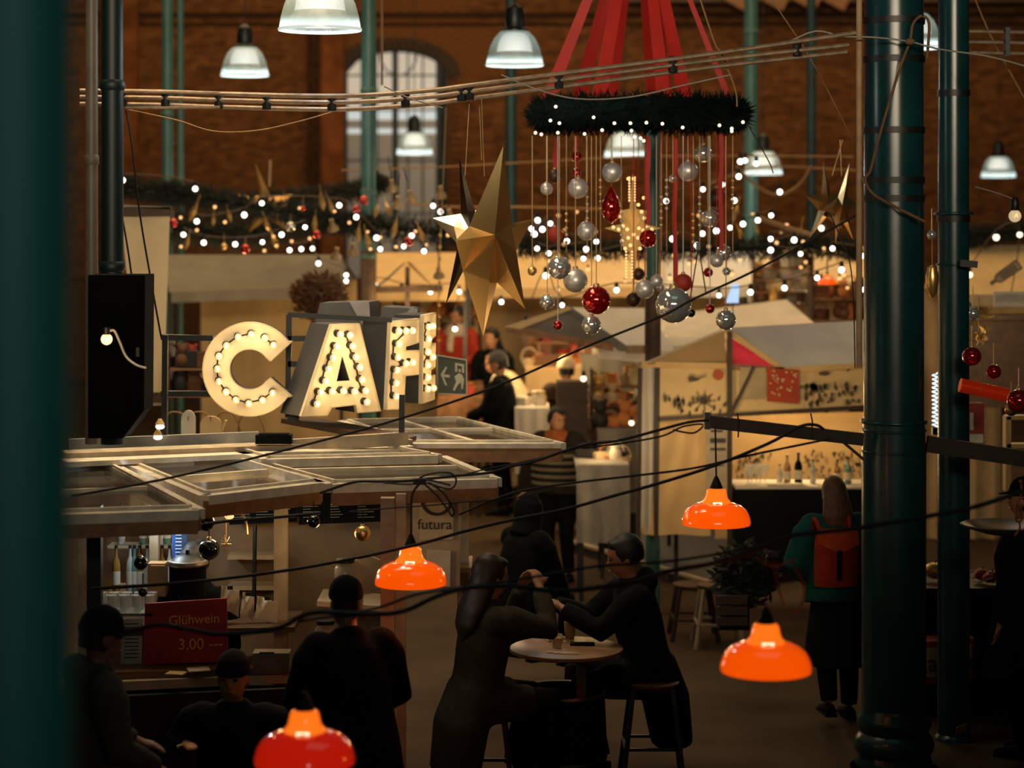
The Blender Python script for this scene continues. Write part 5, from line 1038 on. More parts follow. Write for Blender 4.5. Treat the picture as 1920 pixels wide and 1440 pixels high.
# tall display racks full of goods behind the tables
def rack(label, x0, x1, y0, y1, D, rows_, where, cols_):
    t = thing('display_rack', label, 'rack', W((x0 + x1) / 2, y1, D)); 
    for x in (x0, x1): part('upright', MB().bar(W(x, y0, D), W(x, y1, D), .03, .3), DBRN, t, world=True)
    for k in range(rows_):
        y = y0 + (y1 - y0) * (k + 1) / rows_; part('shelf', MB().bar(W(x0, y, D), W(x1, y, D), .3, .02), BRN, t, world=True)
        goods(x0 + 4, x1 - 4, y - 2, y - 3, D - .15, int((x1 - x0) / 11), ORD[k].replace('first', 'top') + ' shelf ' + where if False else where.replace('on the ', 'on the %s shelf of the ' % ('top' if k == 0 else ORD[k])), cols_=cols_)
rack('brown display rack full of small goods under the cream gable', 985, 1100, 612, 700, 25.5, 3, 'on the rack under the cream gable', (0, 3, 1, 2, 6))
rack('tall display rack of toys and jars beside the bar stall', 1108, 1196, 690, 860, 21.3, 5, 'on the rack beside the bar stall', (0, 0, 1, 5, 3, 1))
rack('display rack behind the man in red sleeves', 740, 900, 560, 740, 27, 5, 'on the rack behind the red sleeves', (0, 1, 1, 3, 5))
rack('glittering display rack behind the bulbs near the wooden pole', 1410, 1520, 480, 570, 24, 4, 'on the rack near the wooden pole', (1, 4, 5, 3))
rack('orange lit display rack under the tiny orange lamp', 1520, 1620, 520, 600, 23, 2, 'on the rack under the tiny lamp', (0, 3, 2, 3))
rack('display rack in the gap left of the letter C', 320, 400, 640, 740, 17, 2, 'on the rack by the letter C', (3, 3, 2, 7))
t = thing('lit_panel', 'small blue white lit figure panel beside a string bulb', 'sign', W(1375, 565, 20)); part('panel', MB().ext([W(x, y, 20) for x, y in ((1372, 532), (1386, 532), (1385, 568), (1360, 568), (1368, 550))], (0, .02, 0)), mat('blue_led', (.3, .5, .9), .4, emit=.9, ecol=(.45, .65, 1), var=.4, scale=30), t, world=True); part('stand', MB().bar(W(1374, 568, 20), W(1374, 600, 20), .01, .01), DARK, t, world=True)
t = thing('price_board', 'small brown name board at the end of the white roof', 'sign', W(1190, 665, 19.3)); part('board', MB().box(W(1192, 655, 19.3), (.17, .02, .075)), BRN, t, world=True); ln = MB()
for y in (650, 655, 660): ln.bar(W(1177, y, 19.28), W(1206, y, 19.28), .002, .006)
part('lettering', ln, PAPER, t, world=True)
# tall dark brown shelf with slats seen right of the cream coat
t = thing('slatted_cabinet', 'tall dark slatted cabinet in the market behind the man with the scarf', 'cabinet', W(1072, 850, 20.9)); part('body', MB().box(W(1072, 785, 21), (.3, .3, .75)), DBRN, t, world=True)
for k in range(9): part('slat', MB().box(W(1072, 730 + k * 14, 20.83), (.28, .02, .03)), mat('slat_wood', (.05, .028, .014), .6), t, world=True)
# ---------------------------------------------------------------- right edge behind the slim column
t = thing('bottle_sign', 'bottle shaped outline sign on the cream canopy near the right edge', 'sign', W(1895, 545, 20.5)); RDk = mat('sign_dark', (.10, .06, .035), .7)
c0, c1 = W(1858, 532, 20.4), W(1918, 490, 20.4); ax = (c1 - c0).normalized(); nn = V((-ax.z, 0, ax.x))
bp = [c0 + ax * a + nn * b for a, b in ((0, .012), (.05, .012), (.09, .045), (.32, .05), (.33, .04), (.33, -.05), (.09, -.045), (.05, -.012), (0, -.012))]
ol = MB()
for a, b in zip(bp, bp[1:] + bp[:1]): ol.bar(a, b, .01, .014, (0, 1, 0))
part('outline', ol, RDk, t, world=True); ln = MB()
for k in range(9): ln.bar(c0 + ax * (.12 + .02 * k) + nn * .03, c0 + ax * (.12 + .02 * k) - nn * .03, .004, .007)
part('lettering', ln, RDk, t, world=True); part('plate', MB().ext([p + V((0, .01, 0)) for p in bp], (0, .01, 0)), mat('plate_tan', (.45, .34, .2), .8), t, world=True)
t = thing('name_board', 'cream name board with grey lettering below the bottle sign', 'sign', W(1895, 585, 19.5)); part('board', MB().box(W(1900, 561, 19.5), (.36, .03, .14)), PAPER, t, world=True); ln = MB()
for x in range(1868, 1920, 5): ln.bar(W(x, 552, 19.48), W(x, 566, 19.48), .003, .008)
part('lettering', ln, mat('grey_ink', 0), t, world=True); part('lower_rail', MB().box(W(1895, 582, 19.5), (.4, .04, .06)), mat('gold_wood', (.45, .27, .08), .6), t, world=True)
one('dark_counter_back', MB().box(W(1890, 680, 18), (.7, .1, .75)).box(W(1890, 595, 17.9), (.72, .2, .03)), DBRN, 'dark back panel of the stall behind the slim column', 'panel')
rng = [('r', 1822, 668, 18, 13.6, 'big red bauble touching the slim column edge'), ('r', 1863, 697, 14, 13.4, 'red bauble right of the slim column above the red foil cracker'), ('m', 1824, 588, 12, 14.4, 'silver bauble against the slim right column'), ('r', 1910, 752, 22, 12.6, 'large dark red bauble at the right edge'), ('g', 1896, 768, 12, 12.8, 'gold bauble beside the large dark red one at the edge'), ('m', 1815, 572, 7, 14.4, 'tiny silver bauble above the silver one on the slim column'),
       ('m', 1747, 440, 9, 13.9, 'tiny silver bauble between the two big columns')]
for k, x, y, r, D, lb in rng: bauble(k, x, y, r, D, lb, y - r - 40, GOLDT, 'baubles at the right columns')
t = thing('gold_cone_ornament', 'gold glass cone ornament hanging between the two big columns', 'ornament', W(1748, 558, 14)); part('cone', MB().lathe([(.01, 0), (.035, .05), (.045, .14), (.03, .2), (.01, .21)], seg=18), GOLD, t, True); part('string', MB().tube([(0, 0, .2), (0, 0, .4)], .003, 4), GOLDT, t)
t = thing('gold_bell_ornament', 'golden leaf cluster hanging right of the slim column', 'ornament', W(1835, 640, 14.5))
lv = MB(); random.seed(4)
for i in range(40): p = V((random.uniform(-.05, .05), random.uniform(-.03, .03), random.uniform(0, .2))); d = V((random.uniform(-1, 1), random.uniform(-1, 0), random.uniform(-1, 1))).normalized() * .05; lv.add([p, p + d + V((.012, 0, .01)), p + d * 1.4, p + d - V((.012, 0, .01))], [(0, 1, 2, 3)])
part('gilded_leaves', lv, MATS['goods_gold'], t, kind='stuff'); part('stem', MB().tube([(0, 0, 0), (0, 0, .3)], .004, 4), GOLDT, t)
t = thing('red_cracker', 'shiny red foil tube hung slanting behind the slim column', 'ornament', W(1850, 745, 13.5)); part('tube', MB().tube([W(1800, 722, 13.5), W(1888, 741, 13.5)], .045, 18), mat('red_foil', (.75, .03, .008), .2, .6, emit=.1, ecol=(1, .05, .005)), t, True, True)
part('end_cap', MB().tube([W(1888, 741, 13.5), W(1893, 742, 13.5)], .048, 18), GOLDT, t, True, True); part('string', MB().tube([W(1841, 735, 13.45), W(1841, 660, 13.45)], .004, 4), GOLDT, t, world=True)
t = thing('popcorn_box', 'red and white striped carton standing on the stall behind the slim column', 'box', W(1828, 836, 15)); part('carton', MB().box(W(1828, 795, 15), (.11, .1, .3)), mat('carton_red', (.3, .03, .015), .7), t, world=True); part('band', MB().box(W(1828, 822, 14.93), (.112, .02, .06)), PAPER, t, world=True); part('stripe', MB().box(W(1822, 790, 14.93), (.02, .02, .12)), PAPER, t, world=True)
t = thing('wooden_shelf_unit', 'tan wooden shelf frame at the right edge behind the crossbeam', 'shelf', W(1900, 920, 15.5))
for x in (1888, 1935): part('upright', MB().bar(W(x, 780, 15.5), W(x, 920, 15.5), .04, .1), mat('gold_wood', 0), t, world=True)
for y in (782, 835): part('shelf', MB().bar(W(1885, y, 15.5), W(1935, y, 15.5), .1, .03), MATS['gold_wood'], t, world=True)
t = thing('spiral_lamp', 'white coiled light tube glowing between the two big columns', 'lamp', W(1753, 800, 14.8)); hl = [W(1753, 800 - k * 1.6, 14.8) + V((.018 * cos(k * 1.3), .018 * sin(k * 1.3), 0)) for k in range(64)]
part('glow_tube', MB().tube(hl, .006, 5), mat('cool_tube', (.8, .9, 1), .3, emit=1.1, ecol=(.8, .92, 1)), t, True, True); part('holder', MB().box(W(1753, 808, 14.8), (.04, .04, .05)), DARK, t, world=True)
t = thing('food_counter', 'black food counter loaded with produce behind the slim column', 'counter', W(1830, 1250, 14.9)); part('body', MB().box((W(1830, 0, 15.3).x, 15.3, .42), (1.1, .7, .84)), BLACKC, t, world=True); part('counter_top', MB().box((W(1830, 0, 15.3).x, 15.3, .86), (1.16, .78, .04)), DARK, t, world=True)
one('silver_tray', MB().lathe([(.1, 0), (.2, .03), (.24, .05), (.23, .055), (.19, .04), (.1, .012)], W(1880, 1000, 12.2), 28), MATS['brushed_steel'], 'pale oval metal tray or lampshade at the right edge', 'tray', smooth=True)
zt = .9
for i, (x, m, lb, r) in enumerate(((1750, 'goods_gold', 'yellow squash on the food counter between the columns', .07), (1835, 'goods_red', 'red pepper heap fruit on the food counter, first', .05), (1850, 'goods_red', 'red fruit on the food counter, second from the slim column', .045), (1842, 'goods_red', 'red fruit lying in front on the food counter', .04))):
    P = V((W(x, 0, 15.2).x, 15.15 - .05 * i, zt)); t = thing('vegetable', lb, 'vegetable', P); part('flesh', MB().sph((0, 0, r * .9), r, (1.1, 1, .85)), MATS[m], t, True); part('stalk', MB().tube([(0, 0, r * 1.6), (.01, 0, r * 2)], .006, 5), DBRN, t)
for i in range(7):
    P = Hp(1815 + i * 9, 1075 + (i % 3) * 9, .9) ; one('skewer', MB().bar(P, P + V((.09, -.06, .05)), .008, .012), MATS['goods_cream'], 'thin pale skewer in the pile on the food counter, %s from the slim column' % ORD[i], 'skewer', 'skewers on the food counter')
t = thing('drinks_crate', 'red and white drinks carton printed Rauch low behind the big columns', 'box', W(1780, 1275, 13.9)); CD_ = 14.6
part('carton', MB().ext([W(1726, 1204, CD_), W(1826, 1196, CD_), W(1826, 1276, CD_), W(1726, 1284, CD_)], (0, .2, 0)), MATS['carton_red'], t, world=True)
part('label_panel', MB().ext([W(1730, 1216, CD_ - .005), W(1821, 1207, CD_ - .005), W(1821, 1262, CD_ - .005), W(1730, 1271, CD_ - .005)], (0, .004, 0)), mat('carton_cream', (.5, .38, .22), .7), t, world=True)
text('lettering', 'Rauch', .17, INK, t, facing(W(1768, 1243, CD_ - .01) - V(t.location), 0, R(4)))
one('orange_sticker', MB().ext([V((W(x, 0, 14.05).x, 14.0 + .12 * ((x - 1788) / 30) ** 2 - .075, W(0, y, 14.05).z)) for x, y in ((1786, 1356), (1810, 1353), (1809, 1366), (1786, 1369))], (0, .012, 0)), mat('sticker_orange', (.5, .14, .02), .6, var=.4, scale=60), 'small orange sticker near the foot of the slim right column', 'sticker')
# planter box and shrub on the floor
t = thing('wooden_crate', 'dark wooden planter crate on the floor left of the backpack', 'crate', W(1375, 1185, 15.6))
for k in range(3): part('slat', MB().box(W(1373, 1125 + k * 20, 15.5), (.22, .02, .065)), mat('slat_wood', 0), t, world=True)
part('body', MB().box(W(1373, 1145, 15.7), (.22, .3, .23)), BLACKC, t, world=True)
bush('dark bushy conifer standing in the crate before the bar', 1400, 1080, 110, 110, 15.9, 'conifer_dark', (.012, .016, .01), 1300)
def stool(label, px, y, D, h, m=DARK, sc=1, rz=0):
    P = W(px, y, D); P.z = 0; t = thing('bar_stool', label, 'stool', P, rz); part('seat', MB().lathe([(.15, h - .04), (.17, h - .02), (.17, h - .005), (.15, h)], seg=22), DBRN, t, True)
    for sx in (-1, 1):
        for sy in (-1, 1): part('leg', MB().bar((sx * .12, sy * .12, h - .03), (sx * .19, sy * .19, 0), .028, .028), m, t)
    for z, r in ((h * .38, .17),):
        for a, b in (((-1, -1), (1, -1)), ((1, -1), (1, 1)), ((1, 1), (-1, 1)), ((-1, 1), (-1, -1))): part('foot_rail', MB().bar((a[0] * r, a[1] * r, z), (b[0] * r, b[1] * r, z), .018, .018), m, t)
    return t
stool('tan legged stool behind the orange lamp at the bar stall', 1345, 1000, 17.3, .5, CP); stool('small stool in the shade at the corner of the bar stall', 1300, 1000, 17.6, .45, BP)
BLU = mat('blue_stool_metal', (.01, .03, .045), .4)
stool('dark blue metal stool under the man at the round table', 1222, 1300, 13.15, .62, BLU)
stool('dark stool under the woman in the grey green coat', 905, 1300, 12.6, .6, DARK)
# round table, barrel, things on it
TZ = .86; tp = Hp(1062, 1213, TZ)
t = thing('round_table', 'round brown pedestal table between the seated couple', 'table', (tp.x, tp.y, 0)); RT = mat('round_table_wood', (.22, .13, .07), .35, var=.25, scale=6)
part('table_top', MB().lathe([(.33, -.03), (.345, -.022), (.345, -.004), (.335, 0)], (0, 0, TZ), 44), RT, t, True); part('pedestal', MB().box((.09, 0, .45), (.055, .055, .8)), mat('pedestal_grey', (.12, .1, .08), .5), t); part('foot', MB().lathe([(.2, 0), (.2, .03), (.05, .06)], seg=20), DARK, t, True)
bp_ = Hp(1058, 1290, .6)
t = thing('barrel', 'black steel barrel with a rolled rim standing before the round table', 'barrel', (bp_.x - .02, bp_.y - .1, 0)); part('drum', MB().lathe([(.24, 0), (.27, .15), (.275, .3), (.27, .45), (.262, .6), (.25, .6), (.25, .5)], seg=36, close=False), BLACKC, t, True)
part('rim', MB().lathe([(.255, .585), (.275, .59), (.28, .602), (.272, .615), (.255, .61)], seg=36, close=False), mat('steel_rim', (.07, .075, .07), .35, .7), t, True); part('floor_plate', MB().lathe([(.25, .48), (.25, .5)], seg=30), BLACKC, t); part('hoop', MB().lathe([(.274, .2), (.28, .21), (.274, .22)], seg=36, close=False), DARK, t, True)
def on_t(px, py): return Hp(px, py, TZ + .002)
t = thing('phone', 'black phone lying on the round table', 'phone', on_t(1092, 1209)); part('body', MB().box((0, 0, .006), (.15, .06, .01), rz=-.05), BLACKC, t); part('screen', MB().box((0, 0, .012), (.135, .05, .002), rz=-.05), mat('phone_glass', (.01, .012, .015), .05), t)
for i, (x, y, lb) in enumerate(((1040, 1200, 'folded pale napkin heap on the round table'),)):
    one('napkins', MB().box(on_t(x, y) + V((0, 0, .012)), (.11, .09, .02), rz=.3).box(on_t(x - 8, y - 3) + V((0, 0, .03)), (.09, .08, .02), rz=-.2), PAPER, lb, 'napkin')
t = thing('cutlery', 'silver cutlery lying at the front edge of the round table', 'cutlery', on_t(1062, 1226)); part('knife', MB().box((0, 0, .004), (.16, .012, .004), rz=-.15), SILM, t); part('fork', MB().box((-.02, .03, .004), (.15, .01, .004), rz=-.1).box((-.1, .038, .004), (.03, .022, .003), rz=-.1), SILM, t)
for x, y, h, lb in ((1068, 1196, .1, 'brown paper cup in the man hand on the round table'), (1044, 1214, .08, 'small glass tumbler in the middle of the round table')):
    t = thing('cup', lb, 'cup', on_t(x, y)); part('cup_body', MB().lathe([(.028, 0), (.036, h), (.033, h), (.026, .01)], seg=18, close=False), MATS['kraft_card'] if h == .1 else mat('tumbler_glass', 0), t, True); part('drink', MB().lathe([(.026, .01), (.032, h * .75)], seg=16), DBRN if h == .1 else MATS['goods_gold'], t, True)
# ---------------------------------------------------------------- people
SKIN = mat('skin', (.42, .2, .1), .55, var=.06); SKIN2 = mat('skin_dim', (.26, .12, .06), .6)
EYE = mat('eye_dark', (.02, .012, .01), .3)
def remesh(name, mb, m, par, vox=.016, it=4):
    me = mb.mesh(name, m); o = bpy.data.objects.new(name, me); C.objects.link(o)
    r = o.modifiers.new('r', 'REMESH'); r.mode = 'VOXEL'; r.voxel_size = vox
    s_ = o.modifiers.new('s', 'SMOOTH'); s_.iterations = it; s_.factor = .5
    dg = bpy.context.evaluated_depsgraph_get(); ev = o.evaluated_get(dg); nm = bpy.data.meshes.new_from_object(ev); nm.name = name
    o.modifiers.clear(); o.data = nm; bpy.data.meshes.remove(me)
    nm.polygons.foreach_set('use_smooth', [True] * len(nm.polygons)); nm.materials.clear(); nm.materials.append(m); o.parent = par; return o
def ik(s, h, l1, l2, pole):
    d = h - s; L = min(d.length, (l1 + l2) * .995); dn = d.normalized(); h = s + dn * L
    a = (l1 * l1 - l2 * l2 + L * L) / (2 * L); hh = math.sqrt(max(0, l1 * l1 - a * a)); p = (pole - dn * pole.dot(dn)).normalized()
    return s + dn * a + p * hh, h
def person(label, x, y, z0, h, yaw, coat, legs, hair, style='short', lean=0, hL=(-.24, .1, .85), hR=(.24, .1, .85), seat=None, hem=.82, skin=SKIN, headturn=0, headtilt=0, stride=.0, scarf=None, vox=.017, stripe=None, hood=False, shoes=None, bulk=1.0, group=None):
    k = h / 1.75; t = thing('person', label, 'person', (x, y, z0), yaw, group); t.scale = (k, k, k)
    hipz = .93 if seat is None else seat / k + .09; hip = V((0, 0, hipz)); RM = Matrix.Rotation(-R(lean), 3, 'X')
    up = lambda v: hip + RM @ (V(v) - V((0, 0, .93)))
    chest, neck, head = up((0, .01, 1.25)), up((0, 0, 1.48)), up((0, .015, 1.62))
    H = Matrix.Rotation(R(headturn), 3, 'Z') @ Matrix.Rotation(-R(lean * .35 + headtilt), 3, 'X'); hd = lambda v: head + H @ V(v)
    sh = {s: up((s * .185, 0, 1.41)) for s in (-1, 1)}
    hips = {s: hip + V((s * .095, 0, -.03)) for s in (-1, 1)}
    if seat is None: knee = {s: V((s * .1, .03 + s * stride * .4, .5)) for s in (-1, 1)}; ank = {s: V((s * .11, s * stride - .02, .09 + (.08 if s * stride < -.1 else 0))) for s in (-1, 1)}
    else: knee = {s: V((s * .13, .42, hipz - .03)) for s in (-1, 1)}; ank = {s: V((s * .13, .36 + .05 * s, max(.09, hipz - .47))) for s in (-1, 1)}
    el, hn = {}, {}
    for s, q in ((-1, hL), (1, hR)): el[s], hn[s] = ik(sh[s], V(q), .30, .27, V((s * .6, -.35, -.8)))
    body = MB()
    body.loft([hip + V((0, 0, -.08)), hip, up((0, 0, 1.08)), chest, up((0, 0, 1.4)), neck], [.13, .15, .13, .15, .14, .055], [.09, .11, .095, .11, .085, .055], seg=16)
    body.loft([neck + (neck - chest) * -.1, neck, hd((0, 0, -.05))], [.06, .052, .05], [.06, .052, .05], seg=12)
    body.loft([hd((0, .028, -.118)), hd((0, .02, -.095)), hd((0, .008, -.05)), hd((0, .0, .0)), hd((0, -.006, .05)), hd((0, -.01, .09)), hd((0, -.012, .115))], [.03, .055, .068, .076, .077, .06, .028], [.028, .06, .082, .093, .095, .075, .03], seg=16)
    body.sph(hd((0, .1, -.022)), .014, (.85, 1, 1.6), 8, 6); body.sph(hd((0, .088, -.065)), .018, (1.3, .6, .5), 8, 6); body.sph(hd((0, .085, .028)), .02, (2.4, .6, .5), 8, 6)
    for s in (-1, 1):
        body.sph(hd((s * .08, -.008, -.01)), .026, (.4, .7, 1.1), 8, 6)
        body.loft([sh[s], sh[s].lerp(el[s], .5), el[s], el[s].lerp(hn[s], .5), hn[s]], [.055, .05, .042, .038, .028], [.055, .05, .042, .038, .026], seg=10)
        body.loft([hips[s], hips[s].lerp(knee[s], .5), knee[s], knee[s].lerp(ank[s], .45), ank[s]], [.09, .078, .058, .054, .038], [.09, .08, .06, .058, .04], seg=12)
        fd = (hn[s] - el[s]).normalized(); sd = V((0, 0, 1)).cross(fd); sd = sd.normalized() if sd.length > .1 else V((1, 0, 0)); dn = fd.cross(sd) * -1
        pm = hn[s] + fd * .045; body.loft([hn[s], pm, hn[s] + fd * .09], [.028, .042, .04], [.02, .018, .014], side=tuple(sd), seg=10)
        fdn = V((0, 0, -1)) if abs(fd.z) < .8 else V((0, 1, 0))
        for j, (o_, l) in enumerate(((-.03, .06), (-.01, .072), (.01, .068), (.03, .054))):
            b = hn[s] + fd * .085 + sd * o_; body.loft([b, b + fd * l * .5 + fdn * .006, b + fd * l * .8 + fdn * .028], [.0095, .009, .007], [.0095, .009, .007], seg=6)
        b = hn[s] + fd * .03 - sd * s * .035; body.loft([b, b - sd * s * .03 + fd * .025, b - sd * s * .03 + fd * .055 + fdn * .012], [.012, .011, .008], [.012, .011, .008], seg=6)
    bd = remesh('body', body, skin, t, .0115 if vox < .017 else .014, 3)
    g = bulk; ct_ = MB()
    ct_.loft([up((0, 0, hem)) if seat is None else hip + V((0, .02, -.12)), hip, up((0, 0, 1.08)), up((0, .01, 1.25)), up((0, 0, 1.38)), up((0, 0, 1.44)), up((0, 0, 1.5))], [.215 * g, .20 * g, .18 * g, .185 * g, .165 * g, .125, .075], [.17 * g, .155 * g, .14 * g, .15 * g, .125 * g, .1, .075], seg=18)
    for s in (-1, 1): ct_.sph(sh[s] + V((-s * .02, 0, -.015)), .088 * g, (1, 1, .95), 12, 8); ct_.loft([sh[s].lerp(el[s], .08), sh[s].lerp(el[s], .25), sh[s].lerp(el[s], .5), el[s], el[s].lerp(hn[s], .5), el[s].lerp(hn[s], .95)], [.085, .088 * g, .078 * g, .07 * g, .062 * g, .05], [.085, .09 * g, .078 * g, .07 * g, .062 * g, .05], seg=12)
    if hem < .7 and seat is None: ct_.loft([V((0, -.0, hem)), V((0, 0, .9))], [.26 * g, .2 * g], [.22 * g, .16 * g], seg=18)
    if seat is not None and hem < .8:
        ct_.loft([hip + V((0, -.14, -.42)), hip + V((0, -.1, -.15)), hip + V((0, -.02, .05))], [.22 * g, .23 * g, .19 * g], [.12, .14, .14], seg=16)
        for s in (-1, 1): ct_.loft([hips[s], hips[s].lerp(knee[s], .7)], [.12, .11], [.12, .1], seg=12)
    if hood: ct_.sph(up((0, -.09, 1.46)), .1, (1.2, .7, .8), 12, 8)
    cto = remesh('coat', ct_, coat, t, vox)
    tr = MB(); tr.loft([hip + V((0, 0, -.1)), hip, hip + V((0, 0, .1))], [.17, .18, .15], [.12, .135, .11], seg=14)
    for s in (-1, 1): tr.loft([hips[s], hips[s].lerp(knee[s], .5), knee[s], knee[s].lerp(ank[s], .5), ank[s] + V((0, 0, .01))], [.11, .098, .078, .072, .062], [.115, .1, .08, .076, .066], seg=12)
    remesh('trousers', tr, legs, t, vox)
    for s in (-1, 1): part('shoe', MB().loft([ank[s] + V((0, -.06, -.05)), ank[s] + V((0, .0, -.045)), ank[s] + V((0, .1, -.055)), ank[s] + V((0, .19, -.065))], [.035, .045, .048, .03], [.035, .042, .034, .018], seg=10).box(ank[s] + V((0, .06, -.08)), (.085, .26, .02)), shoes or BLACKC, t, True)
    hb = MB()
    if style in ('short', 'long', 'bun', 'bob'):
        hb.loft([hd((0, -.03, -.04)), hd((0, -.028, .0)), hd((0, -.022, .05)), hd((0, -.018, .1)), hd((0, -.014, .135))], [.083, .09, .09, .07, .03], [.085, .1, .105, .085, .035], seg=16)
        hb.sph(hd((0, .05, .085)), .05, (1.3, .8, .6), 10, 6)
        if style == 'long': hb.loft([hd((0, -.04, .04)), hd((0, -.06, -.06)), up((0, -.1, 1.42)), up((0, -.12, 1.33)), up((0, -.12, 1.24))], [.085, .1, .125, .11, .04], [.07, .075, .06, .045, .02], seg=14)
        if style == 'bob': hb.loft([hd((0, -.04, .04)), hd((0, -.06, -.06)), up((0, -.085, 1.46)), up((0, -.1, 1.38))], [.088, .1, .12, .09], [.075, .075, .06, .03], seg=14)
        if style == 'bun': hb.sph(hd((0, -.12, .08)), .045)
    elif style in ('beanie', 'cap'):
        hb.loft([hd((0, -.008, .025)), hd((0, -.01, .05)), hd((0, -.014, .095)), hd((0, -.018, .13)), hd((0, -.02, .152))], [.09, .093, .085, .06, .02], [.108, .11, .1, .072, .024], seg=18)
        if style == 'beanie': hb.loft([hd((0, -.008, .015)), hd((0, -.008, .05))], [.096, .097], [.114, .115], seg=18)
        else: hb.loft([hd((0, .06, .04)), hd((0, .12, .035)), hd((0, .165, .028))], [.075, .07, .04], [.01, .008, .006], seg=12)
    if style == 'hoodup':
        hb.loft([up((0, -.02, 1.42)), hd((0, -.03, -.08)), hd((0, -.035, .0)), hd((0, -.03, .07)), hd((0, -.03, .13)), hd((0, -.03, .16))], [.13, .12, .118, .11, .07, .02], [.13, .11, .12, .115, .07, .02], seg=16)
    remesh({'beanie': 'beanie', 'cap': 'cap', 'hoodup': 'hood'}.get(style, 'hair'), hb, hair, t, .0125, 3)
    if style in ('beanie', 'cap'):
        nb_ = MB().loft([hd((0, -.03, -.06)), hd((0, -.028, .02))], [.08, .086], [.075, .085], seg=14); part('hair', nb_, mat('hair_dark', (.012, .008, .006), .7), t, True)
    for s in (-1, 1): part('eye', MB().sph(hd((s * .031, .087, .006)), .011, (1.2, .6, .8), 8, 6), EYE, bd, True)
    part('mouth', MB().box(hd((0, .099, -.064)), (.04, .008, .006)), mat('lip', (.16, .05, .035), .5), bd)
    if scarf: part('scarf', MB().loft([up((0, .02, 1.38)), up((0, .02, 1.43)), up((0, .02, 1.48)), up((0, .015, 1.52))], [.13, .15, .13, .09], [.12, .13, .115, .085], seg=16).loft([up((.04, .13, 1.42)), up((.05, .15, 1.3)), up((.05, .155, 1.2))], [.04, .04, .035], [.02, .02, .015], seg=8), scarf, t, True)
    if stripe:
        for z in stripe[0]:
            part('stripe', MB().loft([up((0, .0, z - .014)), up((0, .0, z + .014))], [.197 * g, .197 * g], [.162 * g, .162 * g], seg=24), stripe[1], cto, True)
    return t, up, k
cl = lambda n, c: mat(n, c, .95, var=.2, scale=20, bump=.3)
BK = cl('black_wool', (.004, .005, .006)); BK2 = cl('black_denim', (.005, .006, .008)); OLV = cl('grey_green_tweed', (.03, .029, .022)); TLJ = cl('dark_teal_jacket', (.008, .075, .07)); GRY = cl('grey_brown_wool', (.065, .055, .04))
HD = mat('hair_dark', (0, 0, 0)); HB_ = mat('hair_brown', (.12, .055, .025), .6, var=.4, scale=60); CRJ = cl('cream_jacket', (.5, .4, .25)); RDJ = cl('brick_red_knit', (.32, .035, .02)); WSC = cl('pale_scarf', (.5, .42, .3)); ORS = cl('orange_scarf', (.3, .09, .03)); GRC = cl('grey_felt', (.10, .10, .095)); SKB = cl('skirt_black', (.006, .01, .012))
def at(px, D): return W(px, 0, D).x
# woman with the red backpack, seen from behind
pw, up, k = person('woman seen from behind in a teal jacket and dark skirt wearing a red backpack', at(1572, 14.7), 14.7, 0, 1.68, R(8), TLJ, BK, HB_, 'bob', lean=9, headtilt=14, hL=(-.2, .25, 1.0), hR=(.25, .22, .95), hem=.86, stride=.12, bulk=1.22)
part('skirt', MB().loft([V((0, 0, .42)), V((0, 0, .6)), V((0, 0, .95))], [.25, .235, .19], [.22, .2, .15], seg=20), SKB, pw, True)
bpk = thing('backpack', 'red square backpack with a dark strap on the woman in teal', 'backpack', (at(1566, 14.5), 14.45, W(0, 1098, 14.45).z), R(6)); RB = cl('red_backpack_cloth', (.34, .035, .012))
part('bag', MB().loft([(0, 0, 0), (0, 0, .06), (0, 0, .3), (0, 0, .38)], [.15, .155, .15, .13], [.07, .075, .07, .05], seg=20), RB, bpk, True)
part('flap', MB().ext([(-.13, -.075, .38), (-.14, -.085, .29), (0, -.09, .23), (.14, -.085, .29), (.13, -.075, .38)], (0, .02, 0)), cl('orange_red_flap', (.5, .07, .02)), bpk).name; flp = [c for c in bpk.children if c.name.startswith('flap')][0]; part('strap', MB().box((0, -.085, .15), (.035, .015, .2)), BLACKC, bpk); part('buckle', MB().box((0, -.095, .2), (.04, .01, .025)), DARK, flp)
for s in (-1, 1): part('shoulder_strap', MB().tube([(s * .1, .03, .36), (s * .12, .12, .44), (s * .11, .2, .36)], .015, 6, 3), RB, bpk, True)
# couple at the round table
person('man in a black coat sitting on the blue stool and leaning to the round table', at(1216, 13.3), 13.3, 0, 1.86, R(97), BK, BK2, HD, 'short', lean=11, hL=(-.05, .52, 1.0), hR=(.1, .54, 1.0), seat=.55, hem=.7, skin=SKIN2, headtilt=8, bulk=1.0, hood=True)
person('woman with long dark hair in a grey green coat, elbows up at the round table', at(893, 12.6), 12.6, 0, 1.80, R(-62), OLV, BK2, mat('hair_near_black', (.01, .007, .005), .55), 'long', lean=7, hL=(-.06, .33, 1.22), hR=(.1, .36, 1.24), seat=.55, hem=.6, skin=SKIN2, bulk=1.0, headtilt=4)
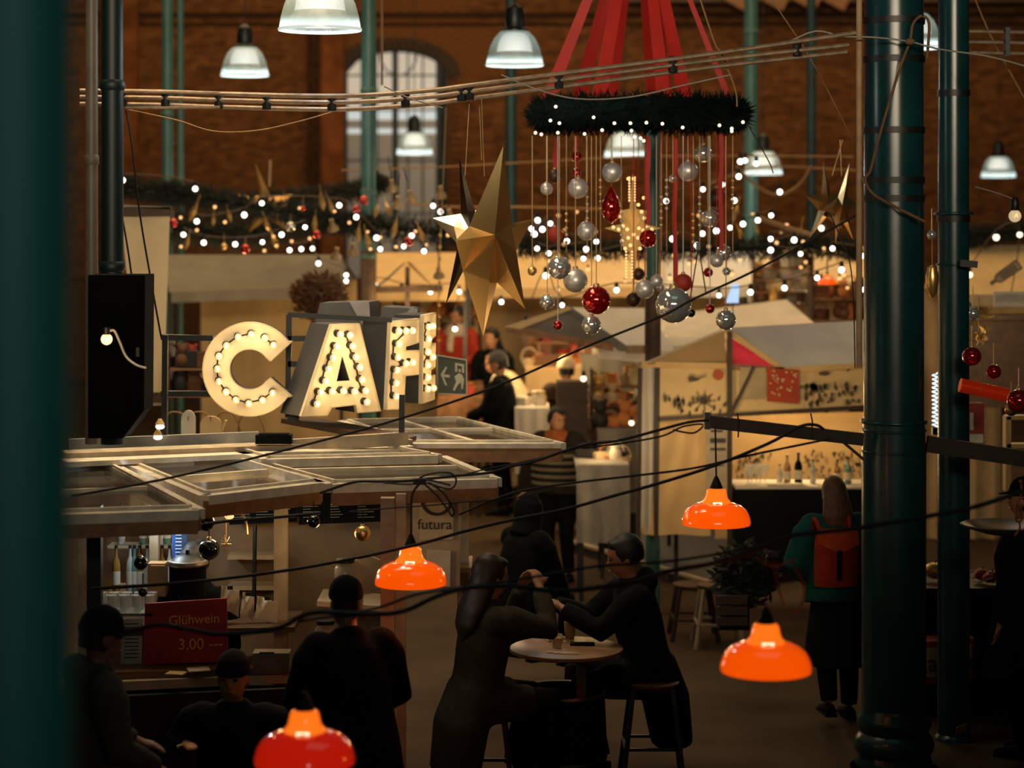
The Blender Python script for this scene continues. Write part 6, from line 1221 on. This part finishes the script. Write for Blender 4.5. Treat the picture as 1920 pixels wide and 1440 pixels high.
# passage figures
person('person in a black coat bending low beside the striped jacket', at(968, 15.6), 15.6, 0, 1.62, R(-50), BK, BK2, BK, 'hoodup', lean=12, hL=(-.05, .4, .72), hR=(.15, .4, .7), seat=.6, hem=.6, skin=SKIN2, bulk=1.15)
person('man in a black and grey striped jacket and orange scarf looking right', at(1046, 20.3), 20.3, 0, 1.66, R(160), cl('dark_striped_base', (.018, .016, .014)), BK, HD, 'short', hL=(-.34, .08, .88), hR=(.34, .08, .88), headturn=52, scarf=ORS, stripe=([1.0, 1.07, 1.14, 1.21, 1.28], cl('grey_stripe', (.17, .14, .10))), bulk=1.42, hem=.9, vox=.02)
person('man in a grey cap and black coat holding a parcel, facing left in the market', at(945, 22.8), 22.8, .28, 1.74, R(78), BK, BK, GRC, 'cap', lean=4, hL=(-.1, .38, 1.05), hR=(.1, .4, 1.0), hem=.6, headtilt=14, vox=.02, bulk=1.1)
person('person in a cream jacket with brown hair bending behind the grey cap', at(985, 24.2), 24.2, .35, 1.68, R(70), CRJ, BK2, HB_, 'short', lean=34, hL=(-.1, .5, .9), hR=(.1, .5, .9), vox=.022, bulk=1.15)
person('person with long black hair and black clothes right below the gold star tip', at(928, 25.6), 25.6, .4, 1.74, R(150), BK, BK, HD, 'long', lean=6, vox=.022)
person('person in red sleeves and a pale scarf standing at the market table', at(856, 26), 26, .62, 1.76, R(170), RDJ, BK2, HD, 'short', hL=(-.1, .3, 1.05), hR=(.12, .32, 1.05), scarf=WSC, headtilt=14, headturn=-20, vox=.022)
person('person in a pale hat and long dark padded coat with their back turned', at(1062, 23.4), 23.4, .12, 1.8, R(10), cl('dark_brown_coat', (.03, .018, .012)), BK, cl('pale_knit_hat', (.5, .42, .3)), 'beanie', hem=.5, vox=.022, bulk=1.15, stripe=([1.0, 1.1, 1.2, 1.3], BK))
person('short person in black with bobbed black hair facing the jars', at(1150, 21.6), 21.6, 0, 1.7, R(-75), BK, BK, HD, 'short', lean=4, vox=.022)
person('shopper in a dark coat behind the crowded far table', at(1095, 24.9), 24.9, .3, 1.7, R(180), CRJ, BK, HD, 'short', vox=.024)
# people at the cafe
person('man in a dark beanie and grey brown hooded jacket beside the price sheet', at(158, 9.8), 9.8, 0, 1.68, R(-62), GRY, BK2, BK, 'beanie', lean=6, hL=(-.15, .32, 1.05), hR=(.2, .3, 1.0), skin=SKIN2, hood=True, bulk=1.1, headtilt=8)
person('smiling man in a dark beanie facing the camera at the counter', at(440, 10.9), 10.9, 0, 1.66, R(176), BK, BK2, cl('beanie_brown', (.012, .009, .007)), 'beanie', seat=.40, lean=3, skin=SKIN, bulk=1.1, vox=.0165)
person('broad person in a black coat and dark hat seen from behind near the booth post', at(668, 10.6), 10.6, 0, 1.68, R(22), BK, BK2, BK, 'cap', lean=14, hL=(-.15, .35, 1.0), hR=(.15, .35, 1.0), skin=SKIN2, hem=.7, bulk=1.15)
person('barista with dark hair bending behind the coffee urn', at(388, 12.45), 12.45, 0, 1.62, R(160), BK, BK2, HD, 'bun', lean=14, hL=(-.1, .35, 1.0), hR=(.1, .35, 1.0), headtilt=10)
person('person in a long black coat standing at the right edge by the food counter', at(1925, 13.8), 13.8, 0, 1.78, R(60), BK, BK, BK, 'cap', hem=.5, bulk=1.3)
